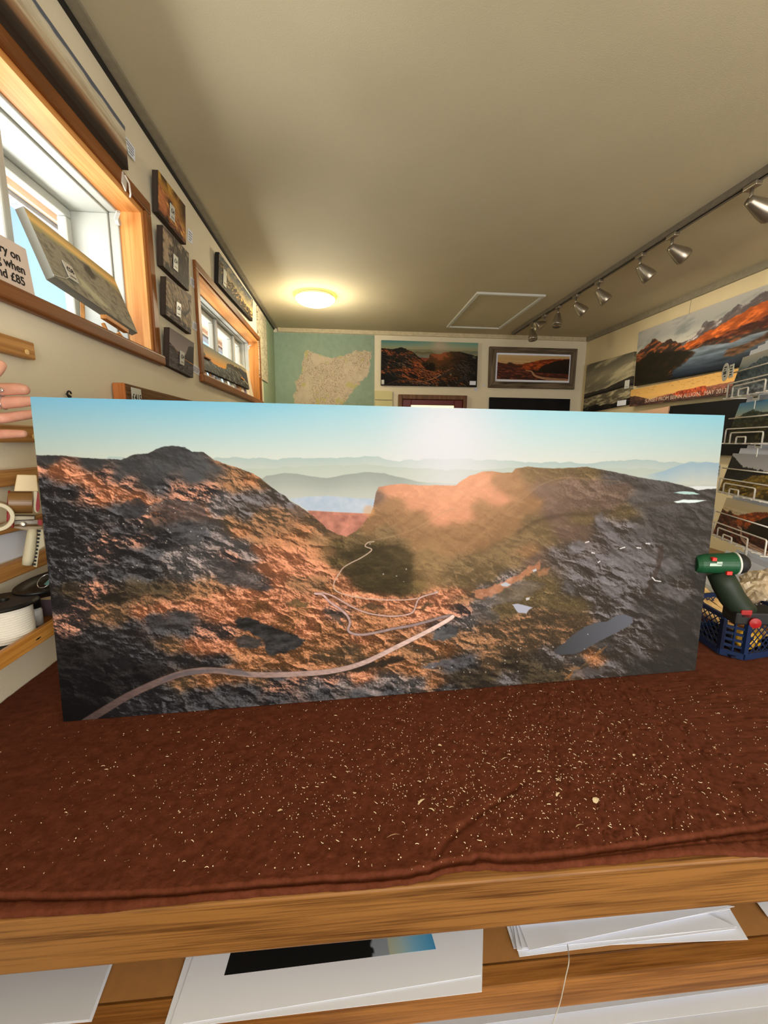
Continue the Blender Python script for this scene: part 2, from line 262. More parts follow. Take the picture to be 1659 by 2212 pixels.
# x,y,palette,lit fraction,orientation(0: flat,1: down right,2: up right,3: steep down right)
GS=[(100,995,12,.3,1),(200,1000,12,.3,1),(280,1010,12,.4,1),(340,1015,12,.6,1),(400,985,12,.5,1),(380,965,12,.4,1),(440,1005,12,.7,1),(420,1030,12,.8,1),(330,1040,12,.4,1),(260,1030,12,.3,1),(470,1010,12,.4,1),
(85,1012,3,.6,1),(120,1015,2,.35,1),(160,1028,2,.6,1),(205,1045,2,.55,1),(245,1062,2,.45,1),(290,1080,2,.5,1),(335,1097,2,.45,1),(380,1108,2,.4,1),(430,1112,2,.3,1),(270,1040,3,.5,1),(230,1030,3,.5,1),(380,1060,3,.5,1),(420,1070,3,.45,1),(450,1060,3,.45,1),(350,1055,1,.6,1),(190,1070,3,.5,1),(215,1075,2,.3,1),
(90,1045,1,.25,0),(110,1090,1,.3,0),(150,1060,1,.3,0),(150,1110,1,.35,0),(200,1110,1,.4,0),(250,1105,1,.45,1),(290,1100,1,.4,1),(130,1150,1,.25,0),(200,1160,1,.3,0),(160,1200,1,.25,0),(110,1200,1,.2,0),(250,1150,1,.3,0),(225,1180,3,.35,0),(235,1165,3,.4,0),(290,1150,1,.35,0),(330,1120,3,.4,1),(350,1150,1,.45,1),(300,1165,3,.45,1),(370,1160,1,.35,0),(410,1140,1,.7,0),(440,1150,1,.8,0),(280,1200,1,.45,0),(330,1190,1,.55,0),(380,1200,13,.35,0),(420,1200,13,.4,0),(320,1240,1,.5,0),(400,1235,13,.3,0),(250,1240,1,.4,0),(180,1240,1,.4,0),(120,1250,1,.2,0),
(150,1275,14,.4,0),(205,1285,3,.3,0),(215,1275,3,.3,0),(250,1290,14,.2,0),(300,1275,14,.5,0),(350,1275,14,.6,0),(390,1285,15,.5,0),(320,1300,15,.4,0),(120,1300,1,.15,0),(170,1320,3,.2,0),(220,1320,15,.3,0),(260,1335,15,.35,0),(150,1350,3,.12,0),
(310,1322,2,.35,0),(350,1315,2,.5,0),(400,1312,2,.5,0),(450,1305,2,.5,0),(500,1302,2,.5,0),(480,1330,2,.3,0),(440,1280,15,.6,0),(470,1270,15,.6,0),
(280,1350,1,.4,0),(330,1335,1,.65,0),(390,1330,1,.65,0),(350,1360,1,.6,0),(250,1380,1,.35,0),(200,1370,1,.2,0),(150,1400,0,.5,0),(220,1420,0,.7,0),(260,1430,1,.2,0),(300,1410,1,.3,0),(340,1420,1,.25,0),(140,1460,0,.3,0),(200,1470,0,.3,0),(250,1470,0,.35,0),(150,1530,0,.05,0),(190,1500,0,.05,0),(300,1455,0,.5,0),(330,1440,0,.7,0),
(400,1365,1,.45,0),(370,1395,15,.35,0),(420,1395,2,.3,0),(450,1400,2,.35,0),(440,1365,3,.4,0),(480,1365,3,.4,0),(490,1400,2,.25,0),(400,1425,1,.3,0),(450,1430,1,.35,0),(480,1425,1,.45,0),(520,1410,9,.5,0),
(480,1000,9,.5,3),(510,1020,15,.5,3),(545,1035,9,.6,3),(575,1040,15,.3,3),(500,1050,15,.5,3),(600,1065,7,.3,3),(625,1085,7,.3,3),(650,1105,11,.3,3),(670,1120,15,.3,3),(560,1080,7,.3,3),(520,1080,7,.35,3),(480,1075,13,.35,3),(470,1100,13,.3,3),(530,1110,7,.4,3),(500,1130,15,.6,3),(560,1120,15,.4,3),(600,1110,15,.35,3),(590,1140,15,.7,3),(630,1130,15,.6,3),(660,1145,9,.4,3),(690,1150,15,.4,3),(520,1150,9,.6,3),(560,1165,15,.7,3),(600,1170,9,.6,3),(640,1165,9,.6,3),
(460,1140,13,.3,1),(480,1165,13,.25,1),(520,1180,13,.3,1),(500,1210,3,.3,1),(540,1200,13,.3,1),(470,1220,13,.3,1),(560,1190,2,.3,3),(600,1200,2,.5,3),(640,1200,2,.45,3),(680,1190,9,.7,3),(580,1230,2,.35,3),(620,1230,2,.4,3),(660,1230,2,.45,3),(700,1225,2,.35,1),(500,1250,13,.25,0),(550,1250,13,.3,0),(570,1265,3,.35,0),(600,1260,2,.25,1),(640,1260,15,.7,1),(690,1260,15,.6,1),(710,1272,9,.4,1),
(480,1285,2,.35,0),(540,1280,2,.35,0),(520,1310,2,.45,0),(580,1290,2,.45,0),(560,1310,9,.4,0),(620,1290,2,.5,0),(600,1320,2,.3,0),(650,1320,9,.6,0),(560,1340,2,.35,0),(620,1345,9,.45,0),(680,1330,2,.3,0),(720,1320,3,.5,0),(700,1300,2,.4,0),(660,1360,2,.3,0),(700,1360,9,.5,0),(730,1370,9,.6,0),(540,1390,9,.4,0),(600,1430,9,.4,0),(540,1440,9,.5,0),(650,1410,9,.5,0),(700,1390,9,.5,0),(700,1420,15,.3,0),(760,1405,15,.3,0),(800,1400,9,.4,0),(640,1440,9,.45,0),(700,1440,9,.45,0),(780,1380,2,.3,0),
(690,1165,5,.4,3),(710,1190,5,.2,3),(730,1180,4,.5,0),(760,1180,10,.2,0),(720,1215,4,.7,0),(780,1200,4,.5,0),(760,1230,4,.5,0),(820,1190,4,.7,0),(800,1230,4,.35,0),(850,1220,4,.4,0),(830,1260,4,.2,0),(870,1200,10,.1,0),(880,1250,4,.25,0),(860,1275,4,.4,0),(900,1270,4,.8,0),(920,1200,10,.5,2),(940,1230,10,.6,2),(960,1250,10,.5,2),(780,1260,4,.4,0),(740,1250,2,.4,0),(760,1280,2,.55,0),(800,1270,4,.4,0),
(800,1290,2,.5,0),(850,1300,2,.5,0),(900,1300,2,.45,0),(950,1285,2,.4,2),(990,1280,2,.35,2),(800,1325,9,.7,0),(850,1335,9,.7,0),(900,1330,2,.5,0),(950,1320,2,.5,2),(1000,1290,15,.7,2),(930,1300,2,.5,2),(800,1355,9,.6,0),(1000,1320,3,.45,0),
(740,1140,5,.2,2),(770,1150,10,.5,2),(790,1140,5,.1,2),(810,1120,5,.4,2),(815,1070,11,.9,2),(840,1060,6,.0,2),(870,1060,6,.3,2),(920,1060,6,.45,2),(960,1060,6,.55,2),(1000,1050,6,.6,2),(1040,1040,6,.5,2),(850,1090,5,.8,2),(900,1085,6,.15,2),(950,1090,6,.4,2),(1000,1080,6,.4,2),(1050,1060,6,.3,2),(1080,1040,5,.9,2),(1110,1030,5,.4,2),(1140,1025,10,.6,2),(850,1120,5,.4,2),(900,1120,5,.8,2),(950,1120,6,.0,2),(1000,1110,6,.1,2),(1040,1100,5,.9,2),(1080,1080,6,.0,2),(1110,1060,5,.8,2),(830,1150,10,.7,2),(880,1150,5,.4,2),(930,1150,5,.7,2),(980,1150,5,.7,2),(1030,1140,5,.6,2),(1070,1110,5,.7,2),(1100,1100,5,.6,2),(860,1175,10,.5,0),(910,1175,5,.5,2),(960,1180,5,.6,2),(1000,1180,5,.7,2),(1040,1170,5,.3,2),(1080,1150,5,.2,2),(1110,1130,5,.4,2),
(1000,1220,10,.7,2),(1040,1210,10,.6,2),(1080,1190,10,.7,2),(1120,1170,10,.6,2),(1000,1250,10,.3,2),(1050,1240,10,.3,2),(1100,1210,10,.7,2),(1140,1190,5,.2,2),(1160,1150,10,.4,2),(1000,1265,10,.2,2),(1060,1230,10,.4,2),
(1200,1020,10,.3,0),(1265,1020,10,.1,0),(1330,1030,8,.7,1),(1400,1045,8,.6,1),(1460,1055,8,.5,1),(1520,1068,8,.5,1),(1180,1060,11,.8,2),(1230,1050,11,.6,0),(1280,1055,11,.5,0),(1340,1060,11,.25,0),(1400,1065,8,.9,1),(1150,1090,5,.0,2),(1200,1090,11,.5,2),(1260,1090,11,.35,0),(1320,1085,11,.3,0),(1380,1085,8,.9,0),(1440,1090,8,.7,0),(1150,1130,10,.4,2),(1200,1110,11,.2,2),(1260,1120,10,.0,2),(1350,1105,10,.1,0),(1420,1110,8,.6,1),(1500,1110,8,.5,1),(1540,1100,8,.45,1),
(1180,1160,10,.4,2),(1220,1150,11,.2,2),(1260,1150,11,.1,2),(1160,1210,11,.3,2),(1200,1200,7,.3,3),(1240,1190,7,.35,3),(1300,1140,7,.45,3),(1300,1170,7,.7,3),(1350,1140,7,.45,3),(1340,1180,7,.65,3),(1380,1150,8,.7,3),(1400,1180,7,.5,3),(1430,1160,8,.4,3),(1260,1220,7,.5,3),(1310,1210,7,.75,3),(1360,1210,7,.7,3),(1410,1210,7,.5,3),(1250,1250,7,.4,3),(1300,1250,7,.6,3),(1350,1250,7,.75,3),(1400,1240,7,.5,3),(1440,1200,8,.4,3),(1480,1180,8,.5,3),(1520,1170,8,.4,3),(1230,1270,7,.3,3),(1280,1280,7,.3,3),(1330,1280,7,.6,3),(1380,1270,7,.55,3),(1420,1260,8,.3,3),(1450,1230,8,.7,3),(1500,1230,8,.45,3),(1530,1210,8,.35,3),(1440,1280,7,.35,3),(1480,1270,7,.3,3),(1520,1270,8,.3,3),
(1100,1250,13,.2,2),(1150,1260,10,.3,0),(1190,1270,10,.2,0),(1050,1280,13,.3,2),(1100,1280,10,.2,0),(1150,1290,10,.1,0),(1200,1300,10,.2,0),(1240,1310,10,.1,0),(1040,1310,13,.15,0),(1090,1320,10,.1,0),(1150,1330,15,.3,0),(1200,1335,15,.3,0),(1250,1340,15,.15,0),(1300,1320,7,.2,0),(1340,1310,7,.5,3),(1390,1310,8,.3,3),(1450,1310,8,.4,3),(1500,1310,8,.25,3),(1010,1340,13,.2,0),(1050,1355,15,.45,0),(1100,1350,15,.5,0),(1150,1365,15,.3,0),(1200,1370,15,.15,0),(960,1360,1,.6,0),(1000,1380,15,.5,0),(1050,1390,15,.5,0),(1100,1390,15,.4,0),(1150,1395,15,.15,0),(1170,1410,7,.15,0),(960,1400,9,.4,0),(920,1390,9,.4,0),(900,1410,15,.4,0),(930,1425,15,.5,0),(980,1440,1,.8,1),(1010,1430,1,.85,0),(1000,1460,14,.3,0),(1060,1430,15,.2,0),(1100,1430,14,.4,0),(1150,1440,14,.5,0),(1050,1460,14,.4,0),(1100,1470,7,.25,0),(1150,1470,14,.5,0),(1200,1460,14,.7,0),(1200,1430,7,.1,0),(1180,1480,14,.5,0),(1250,1430,8,.3,0),(1280,1420,9,.5,0),(1240,1450,15,.4,0),(1310,1400,8,.3,0),(1350,1400,7,.3,3),(1400,1400,7,.2,3),(1380,1360,7,.35,3),(1430,1360,8,.25,3),(1480,1360,8,.2,3),(1510,1380,8,.15,3),(1330,1440,7,.3,3),(1280,1470,7,.35,3),(1380,1440,8,.3,3),(1440,1420,8,.15,3),(1480,1430,8,.05,3),(1420,1450,8,.1,3),
(830,1425,9,.4,0),(780,1430,15,.3,0),(870,1440,9,.4,0),(900,1450,9,.4,0),(850,1470,13,.4,0),(780,1465,2,.25,0),(720,1470,3,.4,0),(650,1460,3,.45,0),(600,1465,1,.7,0),(680,1480,13,.45,0),(740,1480,13,.4,0),(800,1485,13,.4,0),(850,1495,1,.7,0),(900,1475,13,.35,0),(940,1475,9,.3,0),(960,1490,1,.6,0),(560,1465,15,.5,0),(500,1455,9,.4,0),(450,1470,9,.3,0),(400,1475,15,.4,0),(350,1500,1,.3,0),(420,1500,1,.45,0),(480,1495,1,.5,0),(540,1490,1,.5,0),(600,1485,3,.4,0),(300,1530,1,.15,0),(360,1530,1,.4,0),(440,1520,1,.7,0),(520,1510,1,.6,0),(600,1505,1,.7,0),(700,1495,1,.8,0),(780,1500,1,.85,0)]
def fields(x,y):
    g=np.array(GS,np.float32);out=[np.zeros(x.shape+(3,),np.float32),np.zeros(x.shape+(3,),np.float32),np.zeros(x.shape,np.float32),np.zeros(x.shape+(4,),np.float32),np.zeros(x.shape,np.float32)]
    W=np.zeros(x.shape,np.float32)
    for s in g:
        d=(x-s[0])**2+((y-s[1])*1.5)**2
        w=1/(d+180.)**2.2*1e5
        W+=w;p=PAL[int(s[2])]
        out[0]+=w[...,None]*p[0];out[1]+=w[...,None]*p[1];out[2]+=w*s[3];out[3][...,int(s[4])]+=w;out[4]+=w*TEX[int(s[2])]
    for o in out: o/=W[...,None] if o.ndim>W.ndim else W
    return out
def road(img,x,y,pts,w0,w1,c0,c1,edge=None,s=6):
    pp=smooth(pts,s);d,t=pdist(x,y,pp);w=w0+(w1-w0)*t
    if edge is not None: img=mix(img,edge,sst(0,1,1-(d-w)/2.2)*.5)
    col=np.asarray(c0,np.float32)+(np.asarray(c1,np.float32)-np.asarray(c0,np.float32))*t[...,None]
    col=col*(1+.16*fbm(x/9,y/3,4,91))[...,None]
    return img+(col-img)*sst(0,1,(w-d)/1.2+.5)[...,None]
LEFTR=[(60,980),(78,983),(135,984),(170,988),(200,990),(262,993),(290,982),(320,979),(338,970),(352,965),(375,963),(398,966),(415,975),(440,977),(455,988),(463,994),(490,1003),(520,1013),(545,1022),(560,1030),(575,1044),(600,1062),(617,1072),(625,1082),(650,1095),(680,1118),(695,1130),(705,1142),(730,1155),(760,1162),(1e4,1162)]
RIGHTR=[(0,1168),(740,1162),(770,1147),(785,1130),(800,1112),(806,1096),(812,1064),(818,1052),(845,1047),(865,1045),(900,1048),(985,1049),(992,1042),(1012,1029),(1046,1018),(1062,1018),(1085,1021),(1106,1021),(1113,1012),(1140,1008),(1170,1011),(1200,1012),(1268,1008),(1280,1011),(1330,1020),(1385,1032),(1440,1040),(1480,1050),(1508,1059),(1530,1056),(1560,1055),(1700,1055)]
def paint_pass(x,y):
    """the pass road landscape of the big canvas, in the frame coordinates of its face"""
    x=x.astype(np.float32);y=y.astype(np.float32)
    wob=fbm(x/14,y/14,4,3)
    # sky
    v=(y-(857+(x-65)*.0266))/130.
    top=np.stack([np.interp(x,[65,500,820,960,1150,1560],k) for k in((122,128,165,208,172,146),(190,200,215,222,222,216),(230,235,236,238,240,243))],-1)
    bot=np.stack([np.interp(x,[65,500,820,960,1150,1560],k) for k in((196,220,226,230,232,226),(212,228,230,232,232,222),(205,222,228,240,228,208))],-1)
    img=top+(bot-top)*np.clip(v,0,1)[...,None]**.9
    r=np.hypot((x-962)/1.0,(y-955)/1.1)
    img=mix(img,(230,234,248),np.exp(-(r/95)**2)*.9)
    # far ranges
    def rng(img,pts,c,amp,fade,se,grad=60):
        rr=ridge(x,pts)+amp*fbm(x/22,x*0+se,4,se)
        m=sst(-.8,.8,y-rr)*fade
        cc=np.asarray(c,np.float32)+(np.array((208,214,208),np.float32)-np.asarray(c,np.float32))*np.clip((y-rr)/grad,0,1)[...,None]
        return img+(cc-img)*m[...,None]
    glow=np.exp(-((x-975)/130)**2)
    img=rng(img,[(60,996),(230,990),(236,986),(265,989),(300,1000),(440,1000),(470,988),(520,987),(600,992),(700,988),(760,988),(815,987),(850,994),(930,993),(1050,993),(1110,997),(1200,998),(1290,1000),(1320,994),(1345,993),(1400,994),(1440,998),(1560,1000)],(178,200,203),4.5,1-.85*glow,11,30)
    img=rng(img,[(440,1020),(580,1012),(650,1007),(720,1006),(790,1003),(850,1008),(900,1012),(1000,1015),(1100,1010),(1200,1010),(1300,1012),(1560,1014)],(188,203,196),4,1-.75*glow,21,40)
    img=rng(img,[(1380,1030),(1430,1018),(1470,1004),(1497,997),(1505,1001),(1525,997),(1560,1003),(1700,1003)],(160,190,212),2,np.ones_like(x)*sst(1380,1440,x),31,45)
    img=rng(img,[(560,1040),(575,1028),(610,1023),(640,1023),(680,1030),(705,1034),(740,1027),(790,1020),(830,1022),(880,1035),(920,1042),(980,1046),(1e4,1046)],(160,170,167),2.5,(1-sst(840,960,x)*.85),41,70)
    img=mix(img,(196,204,202),sst(1045,1072,y)*sst(560,640,x)*(1-sst(800,860,x))*.4)
    m=blob(x,y,[(625,1078),(660,1073),(710,1071),(770,1076),(812,1078),(806,1098),(800,1110),(720,1105),(665,1103)],1.2)
    img=mix(img,np.stack([190+18*wob,206+12*wob,228+8*wob],-1),m)
    m=sst(-1,1,y-ridge(x,[(600,1100),(672,1103),(720,1106),(810,1110)]))*sst(660,670,x)*(1-sst(812,815,x))
    img=mix(img,np.stack([190+50*wob,128+35*wob,112+30*wob],-1),m)
    m=blob(x,y,[(1490,1052),(1505,1050),(1548,1051),(1552,1057),(1510,1060)],1.5);img=mix(img,(232,240,246),m)
    # ground
    dk,lt,L,O,TX_=fields(x+4*wob,y+3*wob)
    ns=np.stack([fbm(*rot(x,y,-3,30,9),6,101,.66),fbm(*rot(x,y,24,34,9),6,131,.66),fbm(*rot(x,y,-38,40,11),6,161,.62),fbm(*rot(x,y,36,46,8),6,191,.66)],-1)
    n=(ns*O).sum(-1)*1.1+.3*fbm(x/5,y/3.5,3,77)+.45*fbm(*rot(x,y,14,75,26),3,401)
    h=1-np.abs(fbm(x/21+.5*wob,y/13+.5*wob,5,311,.6))*2.2
    h=h+.5*n
    gy,gx=np.gradient(h)
    rel=np.clip((-gx*.9+gy*.8)*1.6,-1,1)*TX_;n=n*(.35+.65*TX_)
    h2=1-np.abs(fbm(*rot(x+9*wob,y+6*wob,12,62,34),3,511,.5))*2.2;by,bx_=np.gradient(h2)
    rel2=np.clip((-bx_*.8+by*.9)*9,-1,1)*TX_
    q=.5*(1-2*L)
    t=sst(q-.34,q+.34,n*.55+rel*.5+rel2*.42)
    t=np.clip(t*.9+.1*(.5+n)+.10*rel,0,1)
    gr=dk+(lt-dk)*t[...,None]
    fine=fbm(x/2.6,y/2.2,3,55)*TX_
    gr*=(1+.24*fine*(.5+O[...,0])+.14*rel+.13*rel2)[...,None]
    haze=np.exp(-(np.hypot((x-1000)/230,(y-1060)/150))**2)
    gr=mix(gr,(224,158,124),haze*.30)
    sm=dk*.45+lt*.55;hz=sst(.15,.6,haze)*.6
    gr=gr+(sm*(1+.10*ns[...,2:3])-gr)*hz[...,None]
    # hard shapes in the land
    wx=7*fbm(x/12,y/12,3,5);wy=6*fbm(x/11,y/11,3,9)
    def sh(pts,dark,light,k=1.,soft=2.5,w=1.):
        nonlocal gr
        m=blob(x,y,pts,soft,wx*w,wy*w)*k
        c=np.asarray(dark,np.float32)+(np.asarray(light,np.float32)-np.asarray(dark,np.float32))*np.clip(.45+.75*n,0,1)[...,None]
        gr=gr+(c-gr)*m[...,None]
    S=((30,28,28),(84,84,88))
    sh([(505,1340),(530,1330),(560,1345),(600,1360),(640,1372),(658,1384),(640,1400),(605,1413),(580,1415),(570,1395),(560,1375),(515,1355)],*S)
    sh([(508,1382),(530,1370),(560,1380),(570,1396),(545,1400),(512,1398)],(36,32,30),(90,84,84))
    sh([(310,1128),(330,1110),(352,1112),(366,1128),(352,1150),(325,1162),(312,1155)],(30,29,29),(74,70,66),.65)
    sh([(205,1282),(255,1283),(275,1292),(255,1300),(225,1298)],(30,28,24),(48,44,36),.8)
    sh([(270,1105),(330,1085),(360,1080),(430,1082),(450,1120),(430,1180),(370,1170),(360,1140),(365,1125),(340,1105),(300,1112)],(40,40,44),(100,100,106),.7)
    sh([(268,1085),(300,1078),(318,1095),(300,1118),(265,1120),(255,1100)],(38,39,44),(74,76,82),.75)
    sh([(310,1335),(350,1322),(420,1322),(435,1345),(400,1360),(330,1362)],(42,40,42),(92,92,98),.6)
    sh([(465,1215),(490,1205),(520,1225),(560,1250),(590,1272),(550,1275),(510,1262),(470,1262)],(56,52,54),(142,132,132),.7)
    sh([(610,1300),(640,1295),(668,1302),(662,1312),(630,1306)],(70,58,40),(110,92,60),.8)
    sh([(776,1312),(800,1304),(838,1313),(800,1318)],(62,48,34),(90,70,50),.85)
    sh([(905,1312),(920,1303),(942,1300),(930,1312),(908,1318)],(70,55,38),(98,80,56),.85)
    sh([(700,1312),(715,1315),(740,1345),(752,1362),(735,1350),(712,1328)],(60,52,46),(108,96,90),.8)
    sh([(908,1440),(930,1432),(960,1425),(1020,1416),(1010,1428),(965,1440),(930,1443)],(62,60,66),(136,132,140))
    sh([(940,1366),(965,1355),(990,1352),(985,1370),(960,1382),(930,1385)],(56,56,60),(110,110,114))
    sh([(820,1428),(870,1415),(880,1425),(820,1440),(760,1452),(690,1462),(640,1465),(690,1455),(770,1440)],(38,32,28),(60,50,40),.9)
    sh([(1022,1318),(1050,1312),(1080,1322),(1080,1345),(1040,1350),(1022,1336)],(60,54,50),(110,104,102),.7)
    sh([(1085,1265),(1110,1250),(1150,1252),(1180,1262),(1120,1300),(1060,1310),(1020,1305),(1060,1280)],(76,68,62),(144,136,136),.55)
    sh([(1020,1280),(1080,1258),(1120,1240),(1150,1222),(1170,1212),(1165,1228),(1130,1250),(1060,1290),(1030,1296)],(170,112,80),(226,160,126),.8)
    sh([(1160,1232),(1188,1226),(1182,1240),(1165,1244)],(150,108,76),(216,152,114),.7)
    sh([(1220,1470),(1240,1445),(1280,1425),(1310,1392),(1300,1410),(1265,1430),(1240,1455)],(140,96,52),(206,146,90),.8)
    # right slabs
    for pts in([(1282,1112),(1300,1108),(1325,1140),(1345,1170),(1330,1172),(1310,1160),(1290,1140)],[(1325,1165),(1360,1172),(1415,1190),(1440,1200),(1420,1222),(1390,1215),(1350,1190)],[(1225,1180),(1250,1165),(1270,1180),(1260,1190),(1235,1200)],[(1325,1195),(1360,1200),(1400,1250),(1395,1270),(1360,1240),(1335,1215)],[(1295,1255),(1320,1262),(1345,1288),(1320,1292),(1300,1275)],[(1216,1258),(1235,1255),(1246,1280),(1225,1275)],[(1412,1262),(1440,1258),(1490,1290),(1470,1300),(1430,1285)],[(1310,1165),(1330,1180),(1370,1230),(1350,1230),(1315,1200)],[(1428,1210),(1450,1205),(1470,1225),(1440,1240)],[(1358,1395),(1385,1410),(1395,1428),(1370,1412)],[(1240,1445),(1275,1440),(1320,1450),(1280,1462),(1235,1462)]):
        sh(pts,(86,82,84),(140,137,146),.7,4)
    sh([(1424,1180),(1436,1176),(1432,1215),(1424,1240),(1410,1262),(1404,1290),(1395,1288),(1405,1255),(1418,1220)],(58,46,42),(76,62,56),.7)
    # loch
    lm=blob(x,y,[(1196,1405),(1220,1388),(1240,1370),(1262,1355),(1285,1345),(1310,1343),(1330,1331),(1352,1327),(1366,1334),(1367,1345),(1350,1357),(1320,1373),(1290,1388),(1265,1402),(1245,1412),(1215,1415),(1200,1412)],1.2,wx*.25,wy*.25)
    lc=np.stack([np.interp(x,[1195,1365],(70,106)),np.interp(x,[1195,1365],(72,110)),np.interp(x,[1195,1365],(78,124))],-1)
    gr=gr+(lc-gr)*lm[...,None]
    for pts,c in(([(1106,1306),(1120,1304),(1135,1308),(1150,1312),(1142,1318),(1138,1325),(1120,1324),(1112,1314)],(178,182,204)),([(1082,1262),(1092,1257),(1104,1263),(1096,1267),(1084,1266)],(190,196,212)),([(1150,1232),(1158,1228),(1160,1233),(1153,1236)],(196,200,214)),([(1136,1292),(1145,1290),(1144,1295),(1137,1297)],(205,204,208)),([(1455,1064),(1475,1061),(1498,1063),(1513,1068),(1480,1068)],(178,212,214)),([(1455,1083),(1480,1079),(1527,1081),(1500,1086),(1462,1086)],(222,240,244))):
        gr=mix(gr,c,blob(x,y,pts,.9,wx*.2,wy*.15))
    # crest shading of right hill
    d,_=pdist(x,y,smooth([(1095,1102),(1120,1085),(1150,1060),(1175,1044),(1220,1032),(1290,1036),(1340,1040)],5));gr=mix(gr,(168,138,108),np.exp(-(d/1.8)**2)*.3)
    d,_=pdist(x,y-4,smooth([(1120,1145),(1160,1122),(1220,1108),(1290,1105),(1380,1088),(1450,1082)],5));gr=mix(gr,(66,54,40),np.exp(-((d+2*n)/5)**2)*.38)
    d,_=pdist(x,y,smooth([(800,1168),(850,1158),(900,1140),(960,1105),(985,1100)],5));gr=mix(gr,(176,150,116),np.exp(-(d/1.5)**2)*.35)
    # flare column
    gr=mix(gr,(176,140,96),np.exp(-((x-925)/42)**4)*sst(1150,1190,y)*(1-sst(1265,1285,y))*.35)
    # valley floor shadow
    gr=mix(gr,np.stack([62+26*n,53+22*n,32+16*n],-1),blob(x,y,[(722,1196),(760,1178),(860,1172),(895,1200),(885,1250),(890,1278),(850,1284),(790,1274),(735,1243),(745,1225),(752,1212)],9,wx,wy)*.72)
    # roads
    shd=(58,44,38)
    gr=road(gr,x,y,[(808,1170),(795,1172),(789,1180),(803,1188),(780,1205),(760,1215),(742,1226),(732,1240),(722,1258),(722,1272),(735,1281),(760,1288),(800,1294),(850,1296),(900,1293),(945,1277)],1.0,1.3,(188,168,152),(215,180,166))
    gr=road(gr,x,y,[(945,1280),(915,1288),(903,1296),(897,1312),(892,1322),(878,1328),(850,1331),(820,1329),(790,1323),(765,1313),(745,1302),(720,1288),(700,1281),(684,1281)],1.6,1.5,(205,172,166),(212,176,172),shd)
    gr=road(gr,x,y,[(680,1282),(697,1285),(712,1300),(735,1316),(750,1330),(756,1345),(752,1360),(760,1368),(780,1371),(810,1367),(850,1358),(890,1351),(925,1342),(955,1333),(975,1330)],2.2,2.8,(214,178,178),(140,126,130),shd)
    gr=road(gr,x,y,[(978,1332),(965,1341),(935,1358),(900,1376),(860,1396),(820,1416),(790,1430),(750,1443),(700,1452),(640,1456),(580,1458),(530,1456),(500,1452),(460,1448),(430,1449),(390,1456),(350,1470),(310,1487),(270,1507),(235,1528),(190,1556),(170,1570)],3.9,8.,(255,222,216),(80,66,66),(66,48,40))
    gr=mix(gr,(92,92,104),blob(x,y,[(405,1449),(440,1446),(520,1444),(545,1460),(500,1457),(470,1448),(430,1456),(380,1461),(340,1478),(360,1462)],2)*.55)
    # sparkles
    sp=hsh(np.floor(x/2.6).astype(np.int64),np.floor(y/2.1).astype(np.int64),5)
    area=blob(x,y,[(800,1165),(880,1180),(880,1250),(820,1260)],20)*.004+blob(x,y,[(960,1340),(1250,1380),(1330,1440),(1050,1500),(820,1500),(860,1440)],40)*.005+blob(x,y,[(110,1030),(430,1060),(440,1250),(120,1250)],40)*.005
    gr=mix(gr,(232,226,220),(sp>1-area)*.6)
    for a,b,c,d_ in((1265,1172,1272,1170),(1340,1185,1350,1182),(1376,1183,1384,1184),(1396,1174,1404,1175),(1278,1194,1284,1195),(1292,1215,1296,1212),(1409,1247,1415,1254),(1415,1254,1427,1256)):
        gr=mix(gr,(240,240,244),(pdist(x,y,[(a,b),(c,d_)])[0]<1.1)*.9)
    gm=np.maximum(sst(-.9,.9,y-ridge(x,LEFTR)-1.2*fbm(x/7,x*0,3,2)),sst(-.9,.9,y-ridge(x,RIGHTR)-1.*fbm(x/8,x*0,3,8))*sst(735,760,x))
    img=img+(gr-img)*gm[...,None]
    paint_pass.ground=gm
    # sun haze over everything
    hz=np.exp(-(np.hypot((x-985)/150,(y-1030)/70))**2)
    img=mix(img,(250,196,166),hz*.28*gm)
    img=mix(img,(232,170,110),np.exp(-(np.hypot((x-797),(y-1104))/13)**6)*.5)
    # vignette of the print: the darker left edge
    return np.clip(img,0,255)
# ---------------------------------------------------------------- small pictures
def scape(u,v,sky,layers,a=2.,seed=1,cloud=None):
    x=u*a*100.;y=v*100.
    sv=np.array([s[0] for s in sky]); sc=np.array([s[1] for s in sky],float)
    img=np.stack([np.interp(v,sv,sc[:,k]) for k in range(3)],-1).astype(np.float32)
    if cloud is not None:
        c,amt,sx,sy,ang=cloud; n=fbm(*rot(x,y,ang,sx,sy),5,seed+40); img=mix(img,c,sst(-.05,.45,n)*amt)
    for i,(pts,c0,c1,amp,lit,dens,ang) in enumerate(layers):
        r=ridge(u,pts)*100+amp*fbm(x/9+i*7,x*0+seed,5,seed+i*11)
        d=np.clip((y-r)/np.maximum(100-r,4),0,1)
        c=np.asarray(c0,np.float32)+(np.asarray(c1,np.float32)-np.asarray(c0,np.float32))*d[...,None]
        n=fbm(*rot(x,y,ang,11,4),5,seed+i*5+70,.6)
        if lit is not None: c=mix(c,lit,sst(.5-dens-.25,.5-dens+.3,n*.8+.1))
        c=c*(1+.3*n)[...,None]
        m=sst(-.6,.6,y-r); img=img+(c-img)*m[...,None]
    return np.clip(img,0,255)
def line_on(img,u,v,pts,w,c,a=1.,k=.9):
    d,t=pdist(u*a,v,[(p[0]*a,p[1]) for p in smooth(pts,5)]); ww=w*(.35+.65*t)
    return mix(img,c,sst(0,.008,ww-d)*k)
